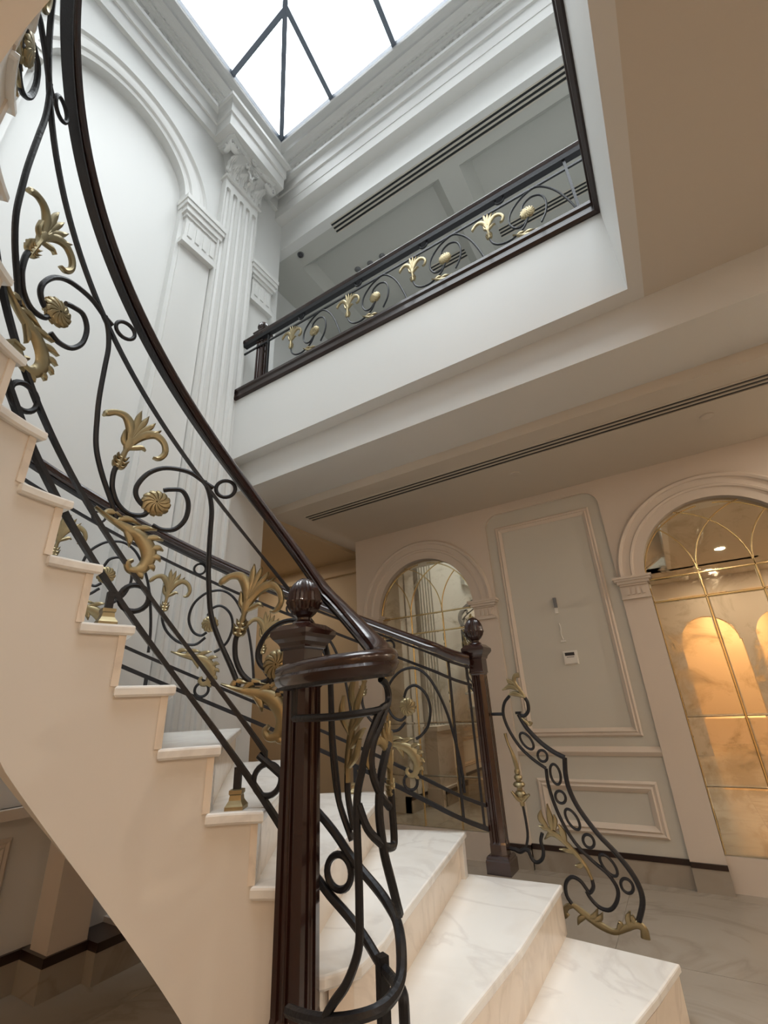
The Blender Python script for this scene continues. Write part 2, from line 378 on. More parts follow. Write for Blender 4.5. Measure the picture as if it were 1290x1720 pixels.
mb = MB().box(XL, 1.7, YB, 2.99, 7.4, 8.6); mb.box(XL, 1.7, YB - .04, 2.97, 7.28, 7.447); mb.box(1.6, 1.75, -1.9, 2.84, 7.28, 8.6); mb.box(XL, 1.7, -1.95, -1.8, 7.28, 8.6)
struct('trim_3', mb, WHITE)
mb = MB(); mb.box(XL, XL + .24, 1.83, 2.59, 7.442, 7.60); struct('trim_4', mb, WHITE)
CORN = [(-.05, 7.93), (.045, 7.93), (.045, 7.95), (.03, 7.955), (.03, 8.17), (.045, 8.175), (.06, 8.20), (.06, 8.215), (.085, 8.22), (.085, 8.26), (.10, 8.265), (.125, 8.29), (.17, 8.31), (.17, 8.35), (.175, 8.37), (.20, 8.41), (.225, 8.44), (.225, 8.49), (.19, 8.50), (.19, 8.60), (-.05, 8.60)]
corn = struct('trim_5', plan_sweep([(XL, -1.8), (XL, YB), (1.6, YB), (1.6, -1.8), (XL, -1.8)], CORN), WHITE)
# small egg row under the cornice and scroll relief in the frieze (too fine to pick apart)
def relief(S, u0, u1, name):
    mb = MB(); u = u0; k = 0
    while u < u1:
        f = 1 if k % 2 else -1
        sweep2(mb, S, [(u, 8.06 - f * .05), (u + .045, 8.06 - f * .075), (u + .09, 8.06 - f * .03), (u + .07, 8.06 + f * .02), (u + .045, 8.06), (u + .055, 8.06 - f * .03)], [.014, .014, .012, .012, .010, .008], .022, sides=4, n=2)
        sweep2(mb, S, [(u + .09, 8.06 - f * .03), (u + .13, 8.06 + f * .04), (u + .10, 8.06 + f * .085), (u + .06, 8.06 + f * .07)], [.012, .016, .018, .007], .020, sides=4, n=2)
        sweep2(mb, S, [(u + .02, 8.06 + f * .08), (u + .035, 8.06 + f * .04), (u + .01, 8.06 + f * .02)], [.008, .018, .005], .020, sides=4, n=2)
        u += .135; k += 1
    u = u0
    while u < u1:
        sweep2(mb, S, [(u, 8.237), (u + .030, 8.237)], .012, .066, sides=4, n=1); u += .055
    o = mb.build(name, WHITE, corn); o['kind'] = 'stuff'
relief(lambda u, z, d=0.0: (XL + .03 + d, u, z), .1, YB - .1, 'frieze_relief')
relief(lambda u, z, d=0.0: (u, YB - .03 - d, z), XL + .08, .75, 'frieze_relief')

# ---- skylight: hipped glass roof
sk = bpy.data.objects.new('window_1', None); COL.objects.link(sk); sk['kind'] = 'structure'
SX0, SX1, SY0, SY1, SZ, SL = XL + .19, 1.41, -1.61, YB - .19, 8.58, .36
CY = (SY0 + SY1) / 2; RH = (SY1 - CY)
zr = lambda x, y: SZ + .03 + SL * min(x - SX0, SX1 - x, y - SY0, SY1 - y)
def bar(a, b, w=.03, name='rafter', h=.05):
    a, b = Vector(a), Vector(b); d = (b - a).normalized(); s = d.cross(Vector((0, 0, 1))).normalized() * w; u = s.cross(d).normalized() * h
    MB().loops([[tuple(p + s + u), tuple(p - s + u), tuple(p - s - u), tuple(p + s - u)] for p in (a, b)]).build(name, RAFT, sk)
R0 = (SX0 + RH, CY); R1 = (SX1 - RH, CY)
P3 = lambda x, y: (x, y, zr(x, y))
for c, r in (((SX0, SY0), R0), ((SX0, SY1), R0), ((SX1, SY0), R1), ((SX1, SY1), R1)): bar(P3(*c), P3(*r))
bar(P3(*R0), P3(*R1))
xs = [SX0 + .9 + .957 * i for i in range(4)]
for x in xs:
    yy = min(x - SX0, SX1 - x, RH)
    bar(P3(x, SY1), P3(x, SY1 - yy)); bar(P3(x, SY0), P3(x, SY0 + yy))
for y in (SY1 - .88, SY0 + .88):
    xx = min(y - SY0, SY1 - y, RH); bar(P3(SX0, y), P3(SX0 + xx, y)); bar(P3(SX1, y), P3(SX1 - xx, y))
bar((SX0, SY0, SZ), (SX1, SY0, SZ), .02); bar((SX0, SY1, SZ), (SX1, SY1, SZ), .02); bar((SX0, SY0, SZ), (SX0, SY1, SZ), .02); bar((SX1, SY0, SZ), (SX1, SY1, SZ), .02)
def pane(poly):
    MB().loops([[(x, y, zr(x, y) + dz) for x, y in poly] for dz in (.005, .011)]).build('pane', GLASS, sk)
cuts = [SX0] + xs + [SX1]
for a, b in zip(cuts, cuts[1:]):
    for sgn, ye in ((1, SY1), (-1, SY0)):
        top = lambda x: ye - sgn * min(x - SX0, SX1 - x, RH)
        poly = [(a, ye), (b, ye), (b, top(b)), (a, top(a))]
        if abs(top(a) - ye) < 1e-6: poly = poly[:3]
        if abs(top(b) - ye) < 1e-6: poly = [poly[0], poly[1], poly[3]]
        mid = [x for x in (SX0 + RH, SX1 - RH) if a + .01 < x < b - .01]
        if mid: poly = poly[:3] + [(mid[0], top(mid[0]))] + poly[3:]
        pane(poly)
for xe, sgn in ((SX0, 1), (SX1, -1)):
    ys = [SY0, SY0 + .88, SY1 - .88, SY1]
    for a, b in zip(ys, ys[1:]):
        d = lambda y: min(y - SY0, SY1 - y, RH)
        poly = [(xe, a), (xe, b)] + ([(xe + sgn * d(b), b)] if d(b) > 1e-6 else [])
        if a + .01 < CY < b - .01: poly.append((xe + sgn * RH, CY))
        if d(a) > 1e-6: poly.append((xe + sgn * d(a), a))
        pane(poly)

# ---- header wall, upper storey shell
YH = 2.93
mb = MB().box(XL - .5, 1.75, YH, YH + .12, 6.82, 7.4); struct('wall_header', mb, PAINT)
mb = MB().box(1.6, 1.75, -1.8, YH, 6.82, 7.3); mb.box(XL, 1.75, -1.95, -1.8, 3.39, 7.3); struct('wall_near', mb, PAINT)
mb = MB().box(-4.0, 3.2, YH + .12, 3.28, 6.82, 7.0); mb.box(-4.0, -3.05, 3.28, 5.2, 6.82, 7.0); mb.box(-.98, -.72, 3.28, 5.2, 6.82, 7.0)
mb.box(-3.05, -.98, 4.75, 5.2, 6.82, 6.96); mb.box(-.72, 3.2, 4.75, 5.2, 6.82, 6.96); mb.box(-4, 3.2, 3.2, 5.2, 6.97, 7.05); mb.box(1.75, 3.2, -1.8, 2.95, 6.82, 7.0)
# sloping sides of the ceiling trays
for x0, x1 in ((-3.05, -.98), (-.72, 3.2)):
    mb.add([(x0, 3.28, 6.82), (x1, 3.28, 6.82), (x1, 3.40, 6.97), (x0, 3.40, 6.97)], [(0, 1, 2, 3)])
    mb.add([(x0, 3.28, 6.82), (x0 + .12, 3.28, 6.97), (x0 + .12, 4.75, 6.97), (x0, 4.75, 6.82)], [(0, 1, 2, 3)])
    mb.add([(x1, 3.28, 6.82), (x1 - .12, 3.28, 6.97), (x1 - .12, 4.75, 6.97), (x1, 4.75, 6.82)], [(0, 1, 2, 3)])
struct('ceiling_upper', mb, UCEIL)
mb = MB().box(-4.0, 3.2, 5.2, 5.3, 3.9, 7.0); struct('wall_upper_back', mb, PAINT)
mb = MB().box(-3.75, -3.6, YH, 5.3, 3.9, 7.0); mb.box(-3.75, XL - .06, YH - .02, YH + .04, 3.9, 7.0); struct('wall_upper_left', mb, PAINT)
mb = MB().box(3.1, 3.2, -3.3, 5.3, 3.39, 7.0); struct('wall_upper_right', mb, PAINT)

# ---- gallery slab, stepped ceiling below
mb = MB().box(XL - .06, .29, 2.42, 2.50, 3.39, 4.10); mb.box(XL - .06, .37, 2.50, 2.54, 3.39, 3.50)
mb.box(XL - .06, 3.2, 2.50, 5.2, 3.50, 3.95); mb.box(-3.9, XL - .06, 2.9, 5.2, 3.60, 3.95); struct('wall_gallery', mb, PAINT)
mb = MB().box(.29, .37, -1.8, 2.5, 3.39, 4.10); mb.box(.37, 3.2, -1.8, 2.5, 3.47, 3.95); struct('wall_void_right', mb, PAINT)
mb = MB().box(.37, 3.2, -3.3, 2.54, 3.39, 3.46); mb.box(-3.2, .37, -3.3, -1.8, 3.39, 3.46); struct('ceiling', mb, CEIL)
mb = MB().box(XL - .06, 3.2, 2.54, 2.60, 3.112, 3.45); mb.box(XL - .06, 3.2, 2.60, 3.02, 3.112, 3.16); struct('trim_6', mb, PAINT)
mb = MB().box(XL - .06, 3.2, 3.02, 4.7, 3.03, 3.2); struct('ceiling_back', mb, CEIL)
# dark kerb on the gallery edge
mb = MB()
TP = [(-.02, 4.065), (.012, 4.065), (.03, 4.08), (.03, 4.10), (.022, 4.11), (.022, 4.135), (.036, 4.15), (.036, 4.175), (-.03, 4.18), (-.03, 4.10)]
mb = plan_sweep([(XL, 2.42), (.29, 2.42), (.29, -1.8)], TP)
struct('trim_7', mb, WOODT)

# ---- mirror wall (y = 4.2)
def arched(S, x0, x1, cx, zs, r, ztop, d0, d1, mb):
    extr(S, [(x0, zs)] + [(cx - r, zs)] + arc(cx, zs, r, 180, 0)[1:-1] + [(cx + r, zs), (x1, zs), (x1, ztop), (x0, ztop)], d0, d1, mb)
wm = MB()
CX1, CX2, ZS, RI = -2.075, .505, 2.105, .54
arched(S_mir, -2.91, -1.31, CX1, ZS, RI, 3.05, -.14, 0, wm); arched(S_mir, -.245, 1.255, CX2, ZS, RI, 3.05, -.14, 0, wm)
for a, b in ((-2.91, CX1 - RI), (CX1 + RI, -1.31), (-.245, CX2 - RI), (CX2 + RI, 1.255)): sbox(S_mir, a, b, 0, ZS, -.14, 0, wm)
for cx in (CX1, CX2): sbox(S_mir, cx - RI, cx + RI, 0, .205, -.14, -.05, wm)
extr(S_mir, [(-1.31, 2.80)] + [(-1.31 + .13 - .13 * math.cos(PI / 2 * i / 8), 2.80 + .14 * math.sin(PI / 2 * i / 8)) for i in range(9)] + [(-.245 - .13 + .13 * math.sin(PI / 2 * i / 8), 2.80 + .14 * math.cos(PI / 2 * i / 8)) for i in range(9)] + [(-.245, 3.05), (-1.31, 3.05)], -.14, 0, wm)
sbox(S_mir, 2.3, 3.2, 0, 3.05, -.14, 0, wm); sbox(S_mir, -2.88, 1.24, .02, 3.04, -.135, -.068, wm)
wmo = struct('wall_mirror_side', wm, CREAM)
p = MB(); sbox(S_mir, -1.315, -.24, 0, 3.0, -.14, -.03, p); sbox(S_mir, 1.25, 2.31, 0, 3.05, -.14, -.03, p); p.build('sage_panel', SAGE, wmo)
S_bay = lambda u, z, d=0.0: (u, YW + .03 - d, z)
frame(S_bay, -1.223, -.34, .92, 2.80, PM).build('panel_moulding', CREAM, wmo)
frame(S_bay, -1.19, -.33, .272, .622, [(i * 1.2, d) for i, d in PM]).build('panel_moulding', CREAM, wmo)
strip(S_bay, -1.31, -.236, [(.785, -.01), (.785, .012), (.80, .022), (.815, .030), (.835, .020), (.85, .012), (.85, -.01)]).build('chair_rail', CREAM, wmo)
strip(S_bay, 1.25, 2.3, [(.785, -.01), (.785, .012), (.80, .022), (.815, .030), (.835, .020), (.85, .012), (.85, -.01)]).build('chair_rail', CREAM, wmo)
for a, b, c in ((-1.31, -.236, .002), (1.26, 2.3, .002)):
    p = MB(); sbox(S_bay, a, b, .135, .17, -.01, .012, p); p.build('baseboard_strip', WOODT, wmo); p = MB(); sbox(S_bay, a, b, 0, .136, -.01, .008, p); p.build('baseboard_stone', FLOORM, wmo)
for a, b in ((-2.9, CX1 - RI), (CX1 + RI, -1.31), (-.245, CX2 - RI), (CX2 + RI, 1.255)):
    p = MB(); sbox(S_mir, a, b, .135, .165, -.05, .014, p); p.build('baseboard_strip', WOODT, wmo); p = MB(); sbox(S_mir, a, b, 0, .136, -.05, .01, p); p.build('baseboard_stone', FLOORM, wmo)
AP = [(RI, -.01), (RI, .006), (RI + .075, .006), (RI + .08, .018), (RI + .095, .022), (RI + .105, .012), (RI + .155, .012), (RI + .16, .028), (RI + .18, .034), (RI + .195, .02), (RI + .20, -.01)]
for cx in (CX1, CX2):
    bandarc(S_mir, cx, ZS, AP).build('archivolt', CREAM, wmo, 1)
    for s in (-1, 1): impost(S_mir, min(cx + s * RI, cx + s * (RI + .21)), max(cx + s * RI, cx + s * (RI + .21)), 1.925, 2.105, .006, 'impost_block', CREAM, wmo, None or 4)
mb = MB().box(-2.91, -2.8, 4.34, 4.75, 0, 3.05)
struct('wall_return', mb, CREAM)
TAN = mat('tan_passage_paint', (.50, .40, .27), .6)
mb = MB().box(-5.3, -2.95, 4.65, 4.8, 0, 3.1); mb.box(-5.3, -5.2, 2.9, 4.7, 0, 3.1); mb.box(-5.3, XL - .27, 2.8, 2.93, 0, 3.1); struct('wall_passage', mb, TAN)
mb = MB().box(-5.3, XL - .001, 2.90, 4.80, 2.99, 3.30); struct('ceiling_passage', mb, TAN)
mb = MB(); mb.box(-5.1, -2.98, 4.60, 4.66, 2.80, 2.86); struct('trim_8', mb, TAN)

# mirrors
def mirror(cx, label):
    t = thing('arched_mirror', label, 'mirror', (cx, YW + .06, .205))
    SM = lambda u, z, d=0.0: (u, -d, z - .205)
    cols = [-RI, -.18, .18, RI]; rows = [.205, .60, 1.04, 1.885, 2.07]
    for a, b in zip(cols, cols[1:]):
        for c, e in zip(rows, rows[1:]):
            g = .002; w = .012
            mb = MB(); mb.loops([[SM(a + g + i, c + g + i, d), SM(b - g - i, c + g + i, d), SM(b - g - i, e - g - i, d), SM(a + g + i, e - g - i, d)] for i, d in ((0, 0), (0, .005), (w, .0062))])
            mb.build('mirror_pane', MIRROR, t)
    lo = math.degrees(math.asin(0))
    mb = MB(); extr(SM, [(RI - .001, 2.072)] + arc(0, ZS, RI - .001, 0, 180, 40) + [(-RI + .001, 2.072)], 0, .006, mb); mb.build('arch_pane', MIRROR, t)
    def strp(pts, name='bevelled_bar', w=.008): sweep2(MB(), SM, pts, w, .010, sides=6, n=1, off=.006).build(name, BRASS, t, 1)
    for z in (1.885, 2.07): strp([(-RI + .002, z), (RI - .002, z)])
    for x in (-.18, .18): strp([(x, .21), (x, 2.07)])
    # interlaced gothic arcs rising from the bars
    def inside(p): return math.hypot(p[0], p[1] - ZS) < RI - .004 or (p[1] < ZS and abs(p[0]) < RI)
    for x0 in (-RI, -.18, .18, RI):
        for s in (-1, 1):
            c = x0 + s * .54
            pts = [(c - s * .54 * math.cos(a), 2.07 + .54 * math.sin(a) * 1.0) for a in [math.radians(3 * i) for i in range(0, 29)]]
            pts = [q for q in pts if inside(q)]
            if len(pts) > 3: strp(pts, 'tracery_bar', .006)
    sweep2(MB(), SM, [(-RI + .006, .212), (-RI + .006, 2.0)], .005, .010, sides=6, n=1, off=.006).build('edge_strip', BRASS, t)
    sweep2(MB(), SM, [(RI - .006, .212), (RI - .006, 2.0)], .005, .010, sides=6, n=1, off=.006).build('edge_strip', BRASS, t)
    return t
mirror(CX1, 'arched antique gold mirror reflecting the fluted pilaster, behind the far newel post')
mirror(CX2, 'arched antique gold mirror glowing with warm light at the right edge')

# linear air vents
def vent(x0, x1, ys, z, label, name='air_vent'):
    t = thing(name, label, 'vent', ((x0 + x1) / 2, sum(ys) / len(ys), z))
    mx, my = t.location[0], t.location[1]
    for y in ys:
        MB().box(x0 - mx, x1 - mx, y - .011 - my, y + .011 - my, -.004, .0).build('slot', BLACK, t)
    for y in [(a + b) / 2 for a, b in zip(ys, ys[1:])] + [ys[0] - .022, ys[-1] + .022]:
        MB().box(x0 - mx, x1 - mx, y - .006 - my, y + .006 - my, -.008, -.0).build('blade', CEIL, t)
vent(-2.86, 2.6, (3.245, 3.295, 3.345), 3.03, 'long black slotted air vent in the ceiling before the mirror wall')
vent(-2.35, 2.6, (3.03, 3.08, 3.13), 6.82, 'long three-slot air vent in the upper ceiling behind the header wall')
vent(-1.62, 1.6, (4.40, 4.45, 4.50), 6.97, 'three-slot air vent seen through the gallery railing')
# small ceiling fittings
def disc(name, x, y, z, r, label, cat, m, group=None, h=.012):
    o = MB().lathe([(r, 0), (r * .97, -h * .6), (r * .8, -h), (.001, -h)], 20).build(name, m, None, 1); o.location = (x, y, z); tag(o, label, cat, group); return o
disc('smoke_detector', -.79, 3.61, 3.03, .04, 'small round white ceiling disc above the tall sage panel', 'detector', CEIL)
disc('smoke_detector', .62, 3.57, 3.03, .045, 'small round white ceiling disc beside the vent, above the right mirror', 'detector', CEIL)
d = thing('dome_camera', 'small dark dome camera on the upper ceiling corner above the gallery', 'camera', (-2.94, 3.12, 6.82))
MB().lathe([(.045, 0), (.045, -.012), (.001, -.012)], 20).build('base', GREYM, d, 1)
MB().lathe([(.032, -.010), (.03, -.028), (.018, -.045), (.001, -.05)], 20).build('dome', DARKP, d, 1)
for x, y, w in ((-2.50, 3.83, 'leftmost'), (-2.30, 3.85, 'middle'), (-2.10, 3.85, 'rightmost')):
    disc('downlight', x, y, 6.97, .045, w + ' of three small round spots on the tray ceiling above the gallery rail', 'spotlight', GREYM, 'ceiling spots above the gallery')
disc('downlight', .02, 3.95, 6.97, .045, 'single round ceiling spot near the right end of the gallery rail', 'spotlight', GREYM)

# thermostat, bare box and switch stub on the tall panel
t = thing('thermostat', 'white square thermostat with dark display on the tall sage panel', 'thermostat', (-.742, YW + .03, 1.52))
MB().box(-.058, .058, -.012, 0, -.055, .055).build('back_plate', PLAST, t)
MB().box(-.05, .05, -.024, -.011, -.048, .048).build('body', PLAST, t)
MB().box(-.040, .036, -.0255, -.0235, .014, .040).build('display', DARKP, t)
MB().lathe([(.006, 0), (.006, .002), (.001, .0025)], 10).build('button', PLAST, t).location = (0, -.025, -.03)
MB().box(-.03, .03, -.0245, -.0235, .000, .006).build('marking', GREYM, t)
o = thing('wall_bracket', 'small grey metal stub bracket high on the tall sage panel', 'bracket', (-.782, YW + .03, 1.965))
MB().box(-.012, .012, -.03, 0, -.02, .065).build('stub', GREYM, o); MB().box(-.014, .010, -.018, 0, -.07, -.018).build('tail', PLAST, o)
o = thing('cable_stub', 'thin white cable end hanging on the sage panel above the thermostat', 'cable', (-.785, YW + .03, 1.75))
sweep2(MB(), lambda u, z, d=0.0: (u, -.004 - d, z), [(0, .06), (.006, .02), (0, -.03), (.01, -.08)], .004, .004).build('wire', PLAST, o); MB().box(-.012, .028, -.01, 0, -.10, -.085).build('clip', PLAST, o)

# ---- shell behind the camera, seen in the mirrors
mb = MB().box(3.0, 3.1, -3.2, 4.3, 0, 3.45); struct('wall_right', mb, CREAM)
mb = MB(); S_b = lambda u, z, d=0.0: (u, -3.2 + d, z)
sbox(S_b, -3.2, .2, 0, 3.45, -.15, 0, mb); sbox(S_b, 2.5, 3.1, 0, 3.45, -.15, 0, mb); sbox(S_b, 1.25, 1.5, 0, 2.1, -.15, 0, mb)
arched(S_b, .2, 1.375, .725, 2.1, .5, 3.45, -.15, 0, mb); arched(S_b, 1.375, 2.5, 2.0, 2.1, .5, 3.45, -.15, 0, mb)
struct('wall_back', mb, CREAM)
mb = MB().box(-.6, 3.1, -5.6, -5.5, 0, 3.2); mb.box(-.7, -.6, -6.2, -3.3, 0, 3.2); mb.box(3.0, 3.1, -6.2, -3.3, 0, 3.2); struct('wall_back_room', mb, CREAM)
mb = MB().box(-.7, 3.1, -6.2, -3.345, 3.1, 3.25); struct('ceiling_back_room', mb, CEIL)
LAMPS_AND_FILL = [(.6, -4.2, 3.1, 32, WARM, 'nearest the left arch of the back room'), (1.4, -5.2, 3.1, 40, WARM, 'deepest in the back room'), (2.2, -4.2, 3.1, 32, WARM, 'by the right arch of the back room'),
 (1.0, -2.4, 3.39, 13, SOFT, 'added as fill light before the left arch behind the camera'), (2.3, -2.4, 3.39, 13, SOFT, 'added as fill light before the right arch behind the camera'), (1.1, -.7, 3.39, 14, SOFT, 'added as fill light just behind the camera'),
 (2.4, -.5, 3.39, 18, SOFT, 'added as fill light by the right wall near the camera'), (2.4, 1.2, 3.39, 18, SOFT, 'added as fill light by the right wall before the mirrors'), (-2.4, -2.5, 3.39, 14, WARM, 'in the back left corner under the stair'),
 (-4.3, 3.9, 2.99, 9, SOFT, 'in the side passage beyond the stair'), (2.2, 3.6, 3.03, 36, SOFT, 'added as fill light right of the arched mirrors')]
for x, y, z, pw, cl, wh in LAMPS_AND_FILL:  # soft hall lamps are added, unseen fill that lifts the dim ground floor
    l = thing('room_or_fill_lamp', 'recessed warm ceiling lamp ' + wh, 'lamp', (x, y, z))
    MB().lathe([(.09, 0), (.09, -.01), (.07, -.012), (.07, -.001)], 20).build('ring', PLAST, l, 1); MB().lathe([(.068, -.002), (.068, -.006), (.001, -.006)], 20).build('lens', LAMPM, l)
    lamp_or_fill_light(x, y, z - .02, pw, cl)

# ================================================================== STAIRCASE
CXS, CYS = -.95, .65
RISE = .19
TH = lambda k: 97 + 12.2 * (k - 3)
OFF = {3: 7, 4: 8, 5: 7, 6: 5, 7: 2}
polar = lambda r, a: (CXS + r * math.cos(math.radians(a)), CYS + r * math.sin(math.radians(a)))
ROUT, RIN = 2.1, .60
KMAX = 21
stair = thing('curved_staircase', 'curved staircase with white marble treads and plain cream stringer', 'staircase', (CXS, CYS, 0))
def L(pts): return [(x - CXS, y - CYS) for x, y in pts]
def front(k, back=0.0, rin=RIN, rout=ROUT):
    """line of the nosing of step k, inner end first"""
    if k == 1: return [(-.60 - back, .95), (-.575 - back, 1.3), (-.51 - back, 1.8), (-.425 - back, 2.2), (-.36 - back, 2.42), (-.29 - back, 2.70)]
    if k == 2: return [(-.83 - back, 1.02), (-.80 - back, 1.3), (-.78 - back, 1.6), (-.745 - back, 2.1), (-.74 - back, 2.775)]
    if k == 3: return [(-1.01 - back * .3, 1.265 + back), (-.955 - back, 1.36), (-.965 - back, 1.5), (-.995 - back, 1.63), (-1.21 - back, 2.752)]
    a = TH(k); o = OFF.get(k, 0); b = math.degrees(back)
    return [polar(rin, a - o + b / rin * .75), polar((rin + rout) / 2, a - o * .2 + b / 1.35), polar(rout, a + b / rout)]
def arcpts(r, a0, a1, n=5): return [polar(r, a0 + (a1 - a0) * i / n) for i in range(n + 1)]
def tread_poly(k):
    f = front(k)
    if k == 1: return f + [(-.9, 2.76), (-.9, .95)]
    if k == 2: return f + [(-1.3, 2.74), (-1.3, 1.4), (-1.12, 1.2), (-1.12, 1.02)]
    g = front(k + 1, .04)
    if k == 3: return f + [(-1.5, 2.68)] + [g[2], g[1], g[0]] + arcpts(RIN, TH(4) - OFF[4], 99, 2)[1:]
    a1 = TH(k + 1) - OFF.get(k + 1, 0) + 2.9; a0 = TH(k) - OFF.get(k, 0)
    return f + arcpts(ROUT, TH(k), TH(k + 1) + 1.1, 4)[1:] + [g[1]] + arcpts(RIN, a1, a0, 4)[:-1]
for k in range(1, KMAX + 1):
    z = RISE * k; pl = L(tread_poly(k)); cx = sum(p[0] for p in pl) / len(pl); cy = sum(p[1] for p in pl) / len(pl)
    T_ = .034; mb = MB(); n = len(pl)
    def inset(e): 
        o = []
        for i in range(n):
            a, b, c = pl[i - 1], pl[i], pl[(i + 1) % n]
            v1 = Vector((b[0] - a[0], b[1] - a[1])).normalized(); v2 = Vector((c[0] - b[0], c[1] - b[1])).normalized()
            n1 = Vector((-v1.y, v1.x)); n2 = Vector((-v2.y, v2.x)); d = max(.5, 1 + n1.dot(n2)); m_ = (n1 + n2) / d
            o.append((b[0] + m_.x * e, b[1] + m_.y * e))
        return o
    area2 = sum(pl[i - 1][0] * pl[i][1] - pl[i][0] * pl[i - 1][1] for i in range(n)); sg = 1 if area2 > 0 else -1
    mb.loops([[(x, y, z + dz) for x, y in inset(e * sg)] for e, dz in ((.006, -T_), (0, -T_ + .007), (0, -.008), (.002, -.003), (.008, 0))])
    mb.build('tread', MARBLE, stair)
    # riser board under the nosing
    o_ = .012 if k < 3 else .028
    fr = front(k, o_, RIN + .012, ROUT - .01); bk = front(k, o_ + .03, RIN + .012, ROUT - .01)
    pr = L(fr + bk[::-1]); MB().prism(pr, z - RISE - (.001 if k > 1 else 0), z - T_).build('riser', MARBLE2, stair)
    if k <= 2:
        pe = L([(x * 1, y) for x, y in tread_poly(k)]); c0 = (sum(p[0] for p in pe) / len(pe), sum(p[1] for p in pe) / len(pe))
        MB().prism([(c0[0] + (x - c0[0]) * .955, c0[1] + (y - c0[1]) * .975) for x, y in pe], z - RISE, z - T_ - .001).build('step_core', MARBLE2, stair)
# string walls and soffit
def kk(a): return (a - 97) / 12.2 + 3
def ztop(a, r, inner):
    k = 3
    while k < KMAX and a >= TH(k + 1) - (OFF.get(k + 1, 0) if inner else 0) + (2.2 if inner else 1.0): k += 1
    return RISE * k - .030
def zbot(a): return max(0.0, RISE * kk(a) - (.66 + min(.12, max(0, (kk(a) - 6) * .03))))
for inner, r, nm in ((True, .618, 'inner_stringer'), (False, 2.07, 'outer_stringer')):
    mb = MB(); a = 97.0; st = .61; rings = []
    while a <= TH(KMAX) + 12:
        zt = ztop(a, r, inner); zb = zbot(a) if inner else max(0, RISE * kk(a) - .34)
        if rings and abs(zt - rings[-1][0]) > .01: rings.append((zt, a - .01, zb))
        rings.append((zt, a, zb)); a += st
    t_ = .05 if inner else -.05
    pts = [[(r * math.cos(math.radians(a)), r * math.sin(math.radians(a)), zb), ((r + t_) * math.cos(math.radians(a)), (r + t_) * math.sin(math.radians(a)), zb), ((r + t_) * math.cos(math.radians(a)), (r + t_) * math.sin(math.radians(a)), zt), (r * math.cos(math.radians(a)), r * math.sin(math.radians(a)), zt)] for zt, a, zb in rings]
    mb.loops(pts); mb.build(nm, STRINGP, stair, 1)
mb = MB(); rings = []
a = 120.0
while a <= TH(KMAX) + 12:
    c, s = math.cos(math.radians(a)), math.sin(math.radians(a)); zb = max(0, RISE * kk(a) - .32)
    rings.append([(.64 * c, .625 * s, zb), (2.06 * c, 2.06 * s, zb), (2.06 * c, 2.06 * s, zb + .05), (.64 * c, .64 * s, zb + .05)]); a += 2
mb.loops(rings); mb.build('soffit', STRINGP, stair, 1)
mb = MB().prism(L([polar(.60, TH(KMAX) + 11), (-.2, .45), (.28, .45), (.28, -1.55), (-.2, -1.55), polar(2.1, TH(KMAX) + 11)][:6]), RISE * KMAX - .18, RISE * KMAX - .036)
mb.build('landing', STRINGP, stair)

# ================================================================== RAILINGS
class Path:
    def __init__(s, pts):
        s.p = pts; s.U = [0]
        for a, b in zip(pts, pts[1:]): s.U.append(s.U[-1] + math.hypot(b[0] - a[0], b[1] - a[1]))
    def raw(s, U):
        i = 0; n = len(s.U)
        if U <= 0: i = 0
        elif U >= s.U[-1]: i = n - 2
        else:
            lo, hi = 0, n - 1
            while hi - lo > 1:
                m = (lo + hi) // 2
                if s.U[m] <= U: lo = m
                else: hi = m
            i = lo
        f = (U - s.U[i]) / (s.U[i + 1] - s.U[i]); a, b = s.p[i], s.p[i + 1]
        return [a[j] + (b[j] - a[j]) * f for j in range(3)]
    def frame(s, U):
        x, y, z = s.raw(U); a = s.raw(U - .012); b = s.raw(U + .012); dx, dy = b[0] - a[0], b[1] - a[1]; l = math.hypot(dx, dy)
        return x, y, z, dx / l, dy / l
    def S(s, U, z, d=0.0):                      # absolute height
        x, y, z0, tx, ty = s.frame(U); return (x - ty * d, y + tx * d, z)
    def z0(s, U): return s.raw(U)[2]
def inner_pts():
    pts = []
    for i in range(116):
        th = 97 + (330 - 97) * (1 - i / 115.); pts.append((CXS + .65 * math.cos(math.radians(th)), CYS + .65 * math.sin(math.radians(th)), .19 * kk(th)))
    tail = [pts[-2], pts[-1], (-.935, 1.30, .475), (-.83, 1.275, .38), (-.75, 1.22, .325), (-.69, 1.135, .30), (-.70, 1.055, .29), (-.78, 1.02, .285), (-.87, 1.025, .282), (-.96, 1.055, .28), (-1.03, 1.09, .278)]
    return pts[:-2] + cat2(tail, 8)
INN = Path(inner_pts())
def outer_pts():
    pts = [(CXS + 2.05 * math.cos(math.radians(th)), CYS + 2.05 * math.sin(math.radians(th)), .19 * kk(th)) for th in [330 - (330 - 99) * i / 130 for i in range(131)]]
    return pts + cat2([pts[-1], (-1.18, 2.74, .55), (-1.09, 2.785, .515)], 4)[1:]
OUT = Path(outer_pts())
def UI(k): return .65 * math.radians(330 - TH(k))
def UO(k): return 2.05 * math.radians(330 - TH(k))
# t -> absolute z on each railing
FAN = [(0, .024), (.17, .025), (.80, .017), (1.06, 0)]
def fan(t):
    if t <= 0: return .024
    for (a, b), (c, d) in zip(FAN, FAN[1:]):
        if t <= c: return b + (d - b) * (t - a) / (c - a)
    return 0
def zi(U, t):
    k = kk(330 - math.degrees(U / .65)) if U < 2.62 else 3
    return INN.z0(U) + t + fan(t) * max(-6, min(4, 8 - k))
def zo(U, t): return OUT.z0(U) + t

